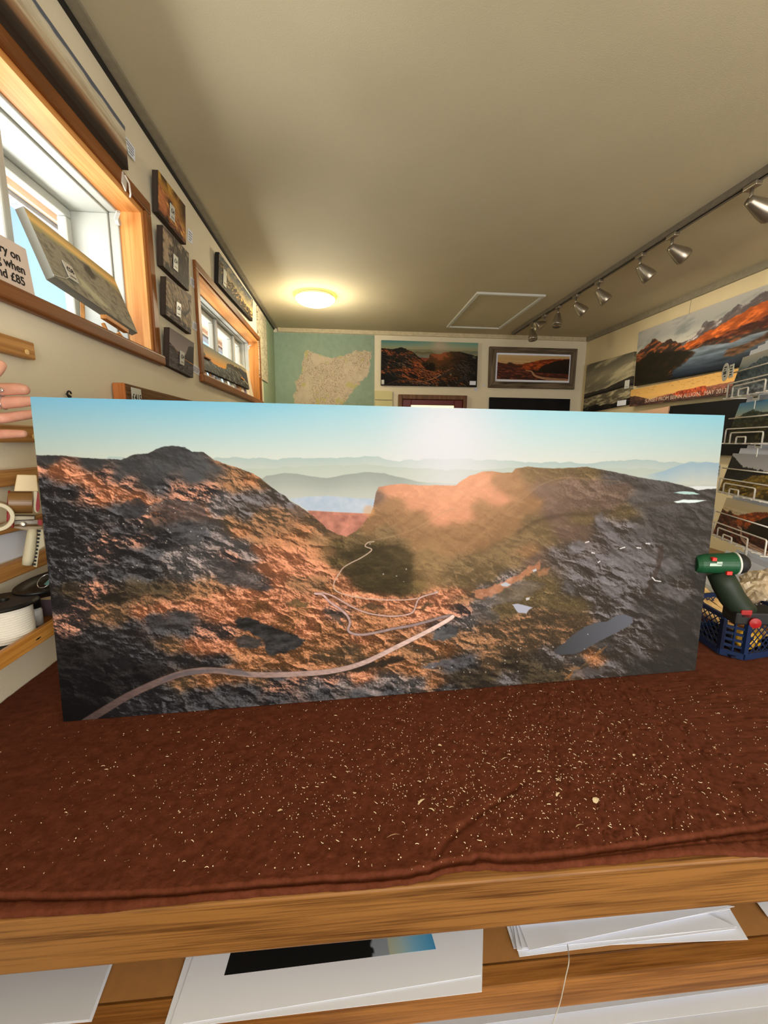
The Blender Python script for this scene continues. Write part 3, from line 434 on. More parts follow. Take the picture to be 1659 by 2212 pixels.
def art_autumn(u,v):
    img=scape(u,v,[(0,(60,40,26)),(.2,(180,130,60)),(1,(150,96,50))],[([(0,.28),(.4,.3),(.6,.45),(1,.7)],(150,92,60),(120,66,40),4,(206,150,80),.45,30),([(0,.75),(.4,.85),(1,.92)],(60,36,26),(40,24,18),3,(150,86,50),.2,0)],1.1,3,((216,168,74),.8,30,14,60))
    img=mix(img,(40,24,16),sst(.62,.95,u)*sst(.75,.2,v)*.8); img=mix(img,(198,120,78),blob(u*100,v*100,[(2,35),(22,40),(30,70),(24,92),(2,90)],4)*.7)
    return mix(img,(60,44,36),blob(u*100,v*100,[(30,38),(45,34),(50,48),(36,52)],3)*.8)
def art_rock(u,v):
    img=scape(u,v,[(0,(90,80,72)),(1,(60,52,50))],[([(0,.0),(1,.0)],(70,60,56),(48,42,42),1,(170,150,126),.25,70)],1.1,5)
    img=mix(img,(58,48,48),blob(u*100,v*100,[(40,40),(60,18),(100,30),(100,100),(50,96),(38,70)],6)*.75)
    return mix(img,(188,162,132),blob(u*100,v*100,[(0,10),(18,6),(26,30),(20,60),(30,78),(8,84),(0,70)],5,8*fbm(u*9,v*9,3,1))*.8)
def art_stream(u,v):
    img=scape(u,v,[(0,(120,104,92)),(1,(120,104,92))],[([(0,.1),(.5,.0),(1,.2)],(128,110,90),(96,80,70),3,(168,146,116),.4,55),([(0,.75),(.5,.82),(1,.86)],(60,50,48),(40,34,34),5,(130,112,104),.3,0)],1.1,9)
    img=line_on(img,u,v,[(.98,.16),(.86,.2),(.92,.38),(.78,.55),(.7,.62)],.05,(52,44,46)); return line_on(img,u,v,[(.25,.3),(.45,.5),(.66,.62)],.03,(70,58,54))
def art_loch(u,v):
    img=scape(u,v,[(0,(118,108,110)),(.45,(158,146,146))],[([(0,.38),(.35,.5),(.7,.6),(1,.62)],(52,46,50),(60,52,56),3,(120,108,112),.2,0),([(.62,.5),(.75,.2),(1,.12)],(66,60,62),(44,40,44),4,None,.2,50)],1.1,13)
    w=sst(.5,.56,v-u*.12); n=fbm(u*14,v*60,4,31); img=mix(img,np.stack([84+80*n,78+74*n,82+76*n],-1),w*.9)
    return line_on(img,u,v,[(.1,.42),(.45,.58),(.98,.62)],.018,(196,142,86))
def art_ridge(u,v):
    return scape(u,v,[(0,(60,70,84)),(.3,(120,116,104)),(.6,(214,188,128))],[([(0,.2),(.15,.3),(.22,.5),(.3,.42),(.5,.5),(.7,.62),(1,.6)],(66,54,42),(34,28,26),9,(216,178,112),.25,-25),([(0,.45),(.2,.75),(.6,.86),(1,.85)],(38,32,30),(20,18,18),4,(96,72,56),.15,0)],3.4,21,((216,190,140),.5,20,9,-20))
def art_beach(u,v):
    n=fbm(u*14,v*26,4,3); k=lambda *c: np.stack([np.interp(v+.05*fbm(u*5,v*9,3,8),[0,.06,.18,.34,.42,.5,.6,.68,.75,.86,1],[x[i] for x in c]) for i in range(3)],-1)
    img=k((92,98,112),(104,108,120),(206,198,178),(200,190,166),(176,158,132),(196,182,156),(150,116,88),(120,90,68),(70,56,46),(52,42,36),(44,36,32))*(1+.16*n)[...,None]
    m=sst(-.02,.02,v-.06-.05*fbm(u*9,u*0,4,5)); return np.clip(np.where((v<.16)[...,None],mix(np.zeros_like(img)+np.array((96,102,116),np.float32),(204,196,176),sst(.0,.03,v-.09-.06*fbm(u*9,u*0,4,5))),img),0,255)
def art_islands(u,v):
    img=scape(u,v,[(0,(150,132,92)),(.14,(206,176,112)),(.24,(140,136,104))],[([(0,.3),(.3,.24),(.55,.2),(1,.3)],(138,136,122),(140,136,122),3,(84,84,76),.3,10)],1.9,27)
    img=mix(img,(64,64,60),blob(u*190,v*100,[(92,24),(112,22),(120,36),(104,46),(92,38)],3,6*fbm(u*20,v*12,3,2))*.9)
    img=mix(img,(176,178,150),blob(u*190,v*100,[(60,62),(96,74),(120,88),(96,92),(60,80)],6)*.7)
    return line_on(img,u,v,[(.3,.6),(.4,.8),(.55,.92),(.62,.88)],.006,(60,60,56),1.9)
def art_dusk(u,v):
    img=scape(u,v,[(0,(110,118,112)),(.35,(206,160,90)),(.6,(244,160,40))],[([(0,.25),(.08,.5),(.2,.62),(.34,.7),(.42,.68),(.46,.3),(.55,.2),(.8,.2),(1,.2)],(52,46,40),(30,27,26),5,(96,88,78),.22,35),([(.4,.6),(.55,.35),(.7,.4),(.85,.6),(1,.75)],(66,68,66),(30,30,30),5,(110,112,110),.3,50)],2.6,31)
    img=mix(img,(52,58,66),blob(u*260,v*100,[(200,12),(250,20),(258,70),(228,58),(206,36)],3)*.9)
    return line_on(img,u,v,[(.74,.35),(.82,.55),(.97,.78)],.03,(176,160,140),2.6)
def art_greysky(u,v):
    img=scape(u,v,[(0,(92,88,76)),(.3,(150,142,118)),(.5,(120,114,96))],[([(0,.6),(.5,.58),(.8,.5),(1,.46)],(58,54,50),(52,48,44),1.5,None,0,0),([(0,.665),(1,.60)],(30,26,28),(36,32,32),.6,None,0,0),([(0,.70),(1,.64)],(118,110,90),(70,64,52),.6,(170,160,130),.35,-15),([(0,.9),(.3,.88),(.6,.92),(1,.86)],(34,30,28),(20,18,18),3,(110,100,80),.15,0)],.85,37,((196,184,150),.85,46,11,-28))
    return img
def art_mural(u,v):
    img=scape(u,v,[(0,(168,164,160)),(.2,(150,150,146)),(.5,(196,190,176))],
     [([(0,.6),(.28,.48),(.36,.42),(.42,.36),(.47,.20),(.52,.28),(.58,.20),(.7,.1),(.8,.02),(.9,.06),(1,.0)],(92,86,88),(96,60,44),6,(190,180,180),.1,-20),
      ([(.3,.55),(.38,.47),(.6,.3),(.75,.2),(1,.12)],(170,82,34),(84,42,24),4,(204,104,42),.3,-15),
      ([(.3,.62),(.4,.56),(.55,.5),(.7,.44),(1,.32)],(64,32,22),(40,23,18),4,(104,54,32),.2,-10),
      ([(0,.42),(.05,.34),(.12,.22),(.19,.34),(.26,.32),(.32,.44),(.36,.56)],(60,48,42),(28,24,18),5,(146,78,40),.2,-20)],2.6,41,((112,118,120),.7,40,14,-15))
    x,y=u*100,v*100; wx=3*fbm(x/6,y/6,4,3)
    w=blob(x,y,[(27,102),(31,86),(38,72),(43,66),(38,60),(48,58),(58,62),(62,64),(70,60),(84,60),(100,54),(100,102)],1,wx)
    wc=np.stack([np.interp(v,[.5,.7,1],k) for k in ((150,92,16),(158,104,22),(170,116,32))],-1)*(1+.5*fbm(x/12,y/5,4,8))[...,None]
    img=img+(wc-img)*w[...,None]
    isl=blob(x,y,[(58,80),(61,72),(70,70),(80,60),(100,48),(100,58),(82,68),(72,78),(62,84)],1,wx); img=mix(img,np.stack([84+60*fbm(x/3,y/3,4,2)]*3,-1)*np.array((1,.72,.52)),isl)
    return mix(img,(30,27,18),blob(x,y,[(-2,60),(10,46),(24,52),(34,56),(41,64),(36,72),(28,84),(26,102),(-2,102)],1.5,wx)*.9)
def art_cliffs(u,v):
    img=scape(u,v,[(0,(206,160,92)),(.5,(226,178,104)),(.7,(214,170,104))],[([(0,.45),(.1,.62),(.2,.75),(.3,.62),(.5,.55),(.7,.5),(1,.42)],(150,96,76),(96,60,52),3,(190,110,84),.2,-10),([(.36,1),(.4,.62),(.43,.52),(.52,.5),(.6,.46),(.63,.48),(.65,1)],(150,62,40),(120,50,36),2,(196,90,54),.45,88),([(0,.4),(.05,.4),(.14,.6),(.26,.86),(.3,.7),(.38,.64),(.44,.8),(.6,.9),(.8,.62),(.95,.45),(1,.4)],(84,60,54),(56,40,38),4,(112,74,62),.2,0)],3.9,47)
    return mix(img,(150,112,60),sst(.2,.5,fbm(u*60,v*18,4,3))*sst(.6,.1,v)*.55)
def art_black(u,v):
    n=fbm(u*8,v*5,3,4); return np.stack([18+6*n,17+6*n,20+6*n],-1)
def art_pink(u,v):
    img=np.stack([214-30*v,176-30*v,146-20*v],-1); return mix(img,(140,122,112),blob(u*100,v*100,[(-5,60),(30,48),(52,52),(20,66),(-5,80)],5)*.7)
def art_icepeak(u,v):
    img=scape(u,v,[(0,(190,186,176)),(.4,(120,140,150))],[([(0,.35),(.2,.3),(.42,.14),(.5,.2),(.7,.3),(1,.1)],(108,128,138),(88,100,110),6,(60,72,80),.35,40),([(0,.7),(.4,.62),(.7,.7),(1,.6)],(104,116,126),(92,96,104),5,(140,150,160),.35,20)],1.8,53); return img
def art_glen(u,v):
    img=scape(u,v,[(0,(90,150,196)),(.25,(150,178,180)),(.4,(206,180,140))],[([(0,.42),(.15,.28),(.3,.2),(.45,.3),(.6,.3),(.7,.4),(.85,.3),(1,.2)],(54,66,60),(38,40,32),4,(90,90,60),.2,0),([(0,.55),(.4,.5),(1,.45)],(44,44,34),(32,32,26),4,(84,80,46),.25,10)],1.8,57); return img
def art_moor(u,v):
    img=scape(u,v,[(0,(176,178,188)),(.4,(196,196,204))],[([(0,.04),(.15,.2),(.3,.32),(.5,.34),(.7,.38),(1,.44)],(40,40,42),(28,28,26),4,None,0,0),([(.3,.7),(.5,.52),(.7,.46),(1,.44)],(120,98,40),(70,56,26),4,(166,136,56),.35,-20)],1.8,61); return line_on(img,u,v,[(1,.52),(.85,.62),(.7,.78),(.6,.95)],.05,(150,122,84),1.8)
def art_road(u,v):
    img=scape(u,v,[(0,(216,204,178)),(.2,(206,186,146)),(.3,(224,212,190))],[([(0,.25),(.3,.28),(.55,.28),(1,.24)],(196,176,140),(226,212,186),.6,None,0,0),([(.34,.36),(.42,.3),(.55,.2),(.75,.12),(1,.1)],(130,60,28),(92,44,24),2,(176,86,36),.35,-10),([(.56,.6),(.62,.42),(.7,.32),(.8,.22),(.9,.14),(1,.1)],(44,30,20),(22,17,14),5,None,0,60),([(0,.3),(.1,.36),(.25,.46),(.4,.6),(.5,.68),(1,.72)],(88,46,34),(54,30,26),2,(130,68,48),.25,12)],2.3,67)
    img=mix(img,(60,40,28),blob(u*230,v*100,[(30,36),(36,30),(44,31),(56,40),(80,44),(78,50),(50,47),(36,42)],2)*.9)
    img=line_on(img,u,v,[(.4,.62),(.47,.64),(.49,.7),(.53,.82),(.62,.9),(.75,.94),(1,.97)],.06,(206,170,150),2.3)
    return line_on(img,u,v,[(.49,.72),(.56,.84),(.7,.92),(1,.95)],.012,(70,44,36),2.3)
def art_white(u,v):
    n=fbm(u*40,v*30,4,3); return np.stack([206+30*n]*3,-1)*np.array((1,.98,.92))
def art_lodgemap(u,v):
    n=fbm(u*10,v*26,5,3); img=np.stack([196+40*n,188+40*n,164+36*n],-1); return mix(img,(90,84,70),sst(.28,.4,fbm(u*26,v*70,4,9))*.8)
def map_sheet(u,v):
    """north coast map: pale green sea, buff land with contours and glens"""
    x=u*219+590;y=v*185+706
    n=fbm(x/7,y/7,4,3); wx=5*n;wy=4*fbm(x/6,y/6,4,9)
    img=np.stack([150+8*n,174+8*n,156+8*n],-1)*(1-.06*u)[...,None]
    land=[(653,738),(664,733),(676,738),(690,742),(705,746),(722,745),(735,742),(752,740),(768,733),(790,731),(803,735),(800,752),(798,765),(790,778),(775,790),(762,803),(750,815),(735,828),(728,833),(732,838),(745,845),(740,855),(728,866),(700,878),(640,892),(596,892),(592,872),(603,852),(612,838),(628,842),(640,838),(632,828),(628,814),(636,800),(634,788),(648,776),(650,760)]
    m=np.maximum(blob(x,y,land,.8,wx,wy),blob(x,y,[(765,878),(785,868),(812,874),(812,895),(765,895)],1,wx,wy))
    L=np.stack([206+10*n,192+10*n,170+8*n],-1)
    c=np.abs(np.mod(fbm(*rot(x,y,-25,13,9),5,21)*7,1)-.5); L=mix(L,(120,98,80),sst(.2,.04,c)*sst(-.2,.3,fbm(x/22,y/22,3,5)+.2)*.8)
    L=mix(L,(190,186,118),sst(.30,.46,fbm(x/11,y/13,4,33))*.75)
    img=img+(L-img)*m[...,None]
    return mix(img,(130,140,112),sst(.9,.5,np.abs(blob(x,y,land,.8,wx,wy)-.5)*2)*0)
def pass_on_wall(u,v):
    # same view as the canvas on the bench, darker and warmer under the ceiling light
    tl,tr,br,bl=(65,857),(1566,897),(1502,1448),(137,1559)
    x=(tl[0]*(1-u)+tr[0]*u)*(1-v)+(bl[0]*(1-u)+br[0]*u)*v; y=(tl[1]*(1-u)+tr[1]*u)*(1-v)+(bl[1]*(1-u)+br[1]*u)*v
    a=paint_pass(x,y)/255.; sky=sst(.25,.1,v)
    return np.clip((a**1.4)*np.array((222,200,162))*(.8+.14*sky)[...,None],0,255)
def pass_face(P,u,v):
    q=P-C0; z=q@_f; return paint_pass(829.5+F*(q@_R)/z,1106+F*(q@_D)/z)

def pass_gain(u,v):  # print colour darkened towards the right to offset the stronger lamp light there
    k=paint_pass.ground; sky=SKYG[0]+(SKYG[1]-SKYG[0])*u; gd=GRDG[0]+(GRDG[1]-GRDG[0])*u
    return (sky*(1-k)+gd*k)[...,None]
# ---------------------------------------------------------------- materials
m_wall=M('cream_wall',(224,215,192),.9,.03,4,.25,160); m_wallR=M('warm_wall',(216,200,162),.9,.03,4,.25,160)
m_ceil=M('ceiling_paint',(194,184,155),.95,.03,3,.35,220); m_floor=WOOD('floor_boards',(80,55,35),(120,88,58),1,.4)
m_dark=M('dark_strip',(34,32,32),.6); m_greystrip=M('grey_strip',(140,132,114),.6); m_creamtrim=M('cream_batten',(196,184,154),.6)
m_pine=WOOD('pine_y',(196,124,58),(226,164,96),1,.7,.45,.3,.6); m_pinez=WOOD('pine_z',(196,124,58),(226,164,96),2,.7,.45,.3,.6); m_pinex=WOOD('pine_x',(196,124,58),(226,164,96),0,.7)
m_case=WOOD('brown_casing_y',(108,62,26),(142,88,44),1,.7); m_casez=WOOD('brown_casing_z',(108,62,26),(142,88,44),2,.7)
m_rail=WOOD('rail_wood',(154,104,52),(206,154,90),1,.8); m_bench=WOOD('bench_beam',(88,54,22),(142,98,50),0,1.9,.38,.4,.12,1.6)
m_benchtop=WOOD('bench_top',(150,100,44),(206,150,78),0,.8); m_shelfrail=WOOD('shelf_rail',(116,72,31),(168,114,58),0,1.5,.38,.4,.4,1.2)
m_mdf=M('brown_board',(166,118,68),.7,.06,60); m_white=M('white_paint',(206,208,202),.35,.03,10); m_paper=M('white_paper',(232,238,254),.7,.02,5)
m_paper2=M('grey_white_paper',(210,214,226),.7,.03,6); m_ink=M('black_ink',(24,22,24),.6,0,5); m_card=M('cream_card',(208,196,176),.8,.04,8)
m_black=M('black_plastic',(20,20,20),.4,.1,20); m_blackm=M('matt_black',(26,25,26),.6,.1,20); m_steel=M('brushed_nickel',(168,160,146),.32,.05,60,metal=.85)
m_chrome=M('white_wire',(232,228,218),.3,.03,20,spec=.5); m_whitepl=M('ivory_plastic',(206,198,168),.4,.04,12); m_red=M('red_plastic',(150,26,28),.4,.05,12)
m_print=PRINT('print_satin'); m_canvas=PRINT('canvas_cotton',.6,.10,spec=.15)
m_glass,nt,b=_new('window_glass'); N=nt.nodes; N.remove(b)
_t=N.new('ShaderNodeBsdfTransparent'); _g=N.new('ShaderNodeBsdfGlossy'); _g.inputs['Roughness'].default_value=.02; _x=N.new('ShaderNodeMixShader'); _x.inputs[0].default_value=.05
nt.links.new(_t.outputs[0],_x.inputs[1]); nt.links.new(_g.outputs[0],_x.inputs[2]); nt.links.new(_x.outputs[0],N['Material Output'].inputs[0])
RY=np.array((0,1.,0)); RX=np.array((1.,0,0)); UP=np.array((0,0,1.))
# ---------------------------------------------------------------- room shell
W1=(.60,1.897,1.949,2.481); W2=(2.505,4.095,1.954,2.478)
obj('wall_left',rectpanel(-2.2,YB+.15,0,ZC,[W1,W2],lambda u,v,s:(XL-.31*s,u,v)),m_wall,kind='structure')
obj('wall_back',bx((XL,YB,0),(XR,YB+.15,ZC)),m_wall,kind='structure')
obj('wall_right',bx((XR,-2.2,0),(XR+.15,YB+.15,ZC)),m_wallR,kind='structure')
obj('wall_front',bx((XL,-2.35,0),(XR,-2.2,ZC)),m_wall,kind='structure')
obj('ceiling',bx((XL-.31,-2.35,ZC),(XR+.15,YB+.15,ZC+.12)),m_ceil,kind='structure')
obj('floor',bx((XL-.31,-2.35,-.1),(XR+.15,YB+.15,0)),m_floor,kind='structure')
obj('trim_1',bx((XL,-2.2,ZC-.02),(XL+.014,YB,ZC)),m_dark,kind='structure')
obj('trim_2',bx((XL+.014,-2.2,ZC-.012),(XL+.05,YB-.03,ZC)),m_greystrip,kind='structure')
obj('trim_3',bx((XL+.05,YB-.022,ZC-.042),(XR-.022,YB,ZC)),m_creamtrim,kind='structure')
obj('trim_4',bx((XR-.02,-2.2,ZC-.05),(XR,YB-.03,ZC)),m_greystrip,kind='structure')
m_sash=M('window_gloss_white',(186,188,180),.35,.03,10)
def window(n,y0,y1,z0,z1,hole,mull,dp_):
    t=thing(f'window_{n}',None,None,(XL,(y0+y1)/2,z0),kind='structure')
    hy0,hy1,hz0,hz1=hole; x=XL
    obj('casing_board',bx((x,y0,hz1),(x+.016,y1,z1)),m_case,t,bevel=.004)
    obj('casing_board',bx((x,y0,hz0),(x+.016,hy0,hz1)),m_casez,t,bevel=.004)
    obj('casing_board',bx((x,hy1,hz0),(x+.016,y1,hz1)),m_casez,t,bevel=.004)
    obj('sill',bx((x-.08,hy0,z0+.022),(x,hy1,hz0)),m_pine,t)
    obj('sill_nosing',bx((x,y0-.01,z0),(x+.028,y1+.012,hz0)),m_case,t,bevel=.010,seg=4)
    xr=x-.078; e=.02
    obj('reveal_board',bx((xr,hy0,hz1-e),(x+.004,hy1,hz1)),m_pine,t); 
    obj('reveal_board',bx((xr,hy1-e,hz0),(x+.004,hy1,hz1-e)),m_pinez,t); obj('reveal_board',bx((xr,hy0,hz0),(x+.004,hy0+e,hz1-e)),m_pinez,t)
    a0,a1,c0,c1=hy0+e,hy1-e,hz0,hz1-e
    def ring(xa,xb,a0,a1,c0,c1,w): return cat_(bx((xa,a0,c0),(xb,a1,c0+w)),bx((xa,a0,c1-w),(xb,a1,c1)),bx((xa,a0,c0+w),(xb,a0+w,c1-w)),bx((xa,a1-w,c0+w),(xb,a1,c1-w)))
    obj('frame',ring(xr-.035,xr,a0-.02,a1+.02,c0-.005,c1+.02,.026),m_sash,t,bevel=.004)
    obj('frame_lining',ring(xr-dp_-.05,xr-.036,a0-.02,a1+.02,c0-.02,c1+.02,.032),m_sash,t,bevel=.003)
    ms=[a0+.012]+list(mull)+[a1-.012]
    for i in range(len(ms)-1):
        f=obj('sash',ring(xr-dp_-.035,xr-dp_,ms[i]+.004,ms[i+1]-.004,c0+.013,c1-.013,.032),m_sash,t,bevel=.006)
        sub('pane',bx((xr-dp_-.021,ms[i]+.03,c0+.04),(xr-dp_-.018,ms[i+1]-.03,c1-.04)),m_glass,f)
    for yy in mull: obj('mullion',bx((xr-dp_-.04,yy-.015,c0+.0125),(xr-min(.05,dp_-.012),yy+.015,c1-.0125)),m_sash,t,bevel=.005)
    h=obj('window_stay',cat_(bar((xr+.001,a1-.03,c1-.045),(xr+.035,a1-.075,c1-.035),.012,.008),lathe([(.0,0),(.012,0),(.012,.014),(.0,.016)],(xr+.002,a1-.03,c1-.05),(1,0,0),12)),m_sash,t)
    return t
window(1,.55,1.945,1.905,2.526,W1,(.88,1.36),.165); window(2,2.455,4.145,1.906,2.52,W2,(2.72,3.30,3.78),.07)
# outside under the eaves
m_soff=M('soffit_board',(206,176,156),.8,.1,14); m_fascia=M('grey_gutter',(128,132,142),.6); m_ground=M('gravel_outside',(186,184,172),.9,.1,6)
obj('trim_5',cat_(bx((-1.54,-2,2.775),(-1.10,6.5,2.80)),bx((-1.56,-2,2.745),(-1.535,6.5,2.86))),m_soff,kind='structure')
obj('trim_6',bx((-1.64,-2,2.725),(-1.565,6.5,2.80)),m_fascia,kind='structure')
# ---------------------------------------------------------------- back wall
mp=on(1,YB-.004,809,712)[0]
painted('wall_map',[(XL+.004,YB-.004,ZC-.045),(mp,YB-.004,ZC-.045),(mp,YB-.004,1.3),(XL+.004,YB-.004,1.3)],(0,.0035,0),260,330,lambda u,v:map_sheet(u,v*(ZC-.045-1.3)/(ZC-.045-1.62)*.98),m_print,label='large pale green wall map showing a buff northern coastline, filling the back wall corner',cat='map',gain=.9)
m_green=M('green_paper',(148,168,142),.85,.05,12)
obj('map_border_sheet',bx((XL+.001,4.30,1.3),(XL+.0035,YB-.005,ZC-.022)),m_green,label='plain pale green paper on the left wall beside the corner of the map',cat='wallpaper')
def price(parent,c,right,up,txt,w=.042,h=.05,small=True):
    r,u=nrm(right),nrm(up); n=np.cross(r,u); c=np.asarray(c,float)
    s=sub('price_tag',obox(c+n*.001,r*w/2,u*h/2,n*.001),m_white,parent)
    if txt: lettering('lettering',txt,h*.40,c+n*.0022+u*h*.10,r,u,m_ink,s,bold=1)
    sub('printed_line',obox(c+n*.0024-u*h*.3,r*w*.3,u*h*.02,n*.0003),m_ink,s)
    return s
# children of mesh things are placed in the thing's own frame, so give every picture an Empty
def picture(name,label,cat,quad,off,nx,ny,fn,group=None,gain=1.,m=None,edge=None,part='printed_face',photo=False):
    q=np.array(quad,float); t=thing(name,label,cat,((q[2]+q[3])/2),group)
    p=painted(part,quad,off,nx,ny,fn,m or m_canvas,t,gain,edge,photo)
    return t
def lin3(a,b,k): return np.asarray(a,float)*(1-k)+np.asarray(b,float)*k
def onq(quad,u,v,lift=.001):
    TL,TR,BR,BL=[np.asarray(p,float) for p in quad]; n=nrm(np.cross(TR-TL,TL-BL))
    return (TL*(1-u)+TR*u)*(1-v)+(BL*(1-u)+BR*u)*v+n*lift
GW=YB-.035
q=[on(1,GW,*p) for p in((824,734.5),(1033,741),(1030,836),(823,832))]
t=picture('canvas_print','landscape canvas of the mountain pass road hung above the red door on the back wall','picture',q,(0,.033,0),330,150,pass_on_wall)
price(t,onq(q,.018,.93),RX,UP,'',.03,.05); 
obj('title_label',obox(onq(q,.955,.91),RX*.036,UP*.022,(0,.001,0)),m_paper,t)
q2=[on(1,YB-.006,*p) for p in((1025.5,836.5),(1031,837),(1031,845),(1025.5,844.5))]
obj('caption_card',hexa(q2,(0,.005,0)),m_paper2,label='tiny white caption card under the right corner of the pass canvas above the door',cat='card')
# driftwood framed print
t=thing('framed_print','moorland road print in a wide grey driftwood frame on the back wall','picture',on(1,YB,1150,840))
m_drift=WOOD('driftwood_x',(58,50,42),(122,108,90),0,1.1,.8,.1,1.2,1.3); m_driftz=WOOD('driftwood_z',(58,50,42),(122,108,90),2,1.1,.8,.1,1.2,1.3)
def w(px,py,dy=.04): return on(1,YB-dy,px,py)
O=[(1058.4,748),(1248.5,753.5),(1241,841),(1055.5,837)]; I=[(1073,761),(1235,765.5),(1231,827),(1069.5,823.5)]
for k,(a,b_,c,d,mm) in enumerate(((0,1,1,0,m_drift),(3,2,2,3,m_drift),(0,3,3,0,m_driftz),(1,2,2,1,m_driftz))):
    qd=[w(*O[a]),w(*O[b_]),w(*I[c]),w(*I[d])]
    obj('frame_board',hexa(qd,(0,.035,0)),mm,t,bevel=.004)
obj('mount',hexa([w(*p,.02) for p in I],(0,.012,0)),m_paper,t)
q=[w(*p,.022) for p in ((1076,766),(1231,770),(1227.5,823),(1073,819))]
painted('print',q,(0,.001,0),170,80,lambda u,v:art_road(u,v)*np.array((.9,.82,.7)),m_print,t)
obj('caption_card',hexa([on(1,YB-.005,*p) for p in((1043,830.5),(1048,830.7),(1048,835),(1043,834.8))],(0,.004,0)),m_paper2,label='tiny caption card between the pass canvas and the driftwood frame on the back wall',cat='card')
q=[on(1,GW,*p) for p in((1058.5,858),(1232,862),(1228,930),(1057,926))]
picture('canvas_print','very dark canvas below the driftwood framed print on the back wall','picture',q,(0,.033,0),60,40,art_black)
# cream boxes beside the map
for k,(a,b_) in enumerate(((844,863),(864.5,905))):
    qd=[on(1,YB-.03,*p) for p in((810,a),(848,a+1),(847.5,b_+1),(809.5,b_))]
    obj('cover_panel',hexa(qd,(0,.029,0)),M('cream_enamel',(206,200,150),.5,.04,5),bevel=.003,label=['upper cream metal cover panel on the back wall left of the red door','lower cream metal cover panel on the back wall left of the red door'][k],cat='panel',group='cream cover panels')
# door
t=thing('door_1',None,None,((.603+1.405)/2,YB,0),kind='structure')
m_dframe=WOOD('brown_frame',(84,52,28),(124,82,48),2,.8); m_dred=M('dark_red_paint',(96,20,24),.35,.08,10)
X0,X1,ZT=.603,1.405,2.128
obj('frame',cat_(bx((X0,YB-.05,0),(X0+.045,YB,ZT)),bx((X1-.045,YB-.05,0),(X1,YB,ZT)),bx((X0+.045,YB-.05,ZT-.05),(X1-.045,YB,ZT))),m_dframe,t,bevel=.004)
a0,a1,zt=X0+.048,X1-.048,ZT-.053
obj('leaf',cat_(bx((a0,YB-.035,0),(a0+.10,YB-.002,zt)),bx((a1-.10,YB-.035,0),(a1,YB-.002,zt)),bx((a0+.10,YB-.035,zt-.062),(a1-.10,YB-.002,zt)),bx((a0+.10,YB-.035,0),(a1-.10,YB-.002,1.1))),m_dred,t,bevel=.006)
m_lit=M('daylit_glass',(240,236,190),.2,.03,2,emit=1.1,ecol=(250,244,190))
obj('glass_pane',bx((a0+.10,YB-.02,1.1),(a1-.10,YB-.012,zt-.062)),m_lit,t)
obj('door_handle',cat_(bx((a1-.07,YB-.045,1.0),(a1-.03,YB-.035,1.15)),bar((a1-.05,YB-.07,1.08),(a1-.17,YB-.07,1.08),.015,.02),bar((a1-.05,YB-.045,1.08),(a1-.05,YB-.075,1.08),.015,.015)),m_steel,t)
# ---------------------------------------------------------------- ceiling things
lc=on(2,ZC,681,638)
t=thing('ceiling_light','lit round glass dome ceiling light','light',lc)
m_dome=M('lit_opal_glass',(255,240,170),.3,0,2,emit=4.5,ecol=(255,232,140)); 
obj('base_ring',lathe([(.0,0),(.150,0),(.150,-.02),(.145,-.026),(0,-.026)],lc,(0,0,1),48),m_white,t,smooth=True)
obj('glass_dome',lathe([(.168,-.026)]+[(.168*math.cos(a),-.026-.062*math.sin(a)) for a in np.linspace(.1,PI/2,10)],lc,(0,0,1),48),m_dome,t,smooth=True)
h=[on(2,ZC,*p) for p in((1031,630),(1178,638),(1070,709.5),(963,703))]
hx0,hx1,hy0,hy1=1.075,1.665,3.63,4.70
t=thing('ceiling_hatch','white framed loft hatch in the ceiling beside the track lights','hatch',((hx0+hx1)/2,(hy0+hy1)/2,ZC))
fw=.03
obj('frame',cat_(bx((hx0,hy0,ZC-.018),(hx1,hy0+fw,ZC)),bx((hx0,hy1-fw,ZC-.018),(hx1,hy1,ZC)),bx((hx0,hy0+fw,ZC-.018),(hx0+fw,hy1-fw,ZC)),bx((hx1-fw,hy0+fw,ZC-.018),(hx1,hy1-fw,ZC))),m_white,t,bevel=.004)
obj('hatch_panel',bx((hx0+fw+.004,hy0+fw+.004,ZC-.006),(hx1-fw-.004,hy1-fw-.004,ZC)),m_ceil,t)
TX=1.872
t=thing('lighting_track','long slim grey ceiling lighting track with a dark slot','lighting track',(TX,3.2,ZC))
m_track=M('grey_track',(118,110,98),.5); 
obj('track_body',cat_(bx((TX-.02,1.4,ZC-.03),(TX-.008,4.84,ZC)),bx((TX+.008,1.4,ZC-.03),(TX+.02,4.84,ZC)),bx((TX-.008,1.4,ZC-.012),(TX+.008,4.84,ZC)),bx((TX-.02,4.84,ZC-.03),(TX+.02,4.85,ZC))),m_track,t)
obj('slot',bx((TX-.0075,1.41,ZC-.026),(TX+.0075,4.835,ZC-.0125)),m_black,t)
spots=[((1657,398),(1668,462),'track spotlight cut by the right edge of the photo, nearest of the row'),((1452,505),(1474,552),'silver track spotlight, second in the row from the right edge'),((1382,549),(1398,594),'silver track spotlight, third in the row from the right edge'),((1292,606),(1303,642),'silver track spotlight, fourth in the row from the right edge'),((1245,637),(1255,669),'silver track spotlight, fifth in the row from the right edge'),((1201.5,661),(1204,692),'silver track spotlight hanging nearly straight down, sixth in the row from the right edge'),((1174,680),(1158,706),'silver track spotlight turned to the left beside the loft hatch'),((1151,697),(1150,722),'silver track spotlight at the far end of the track')]
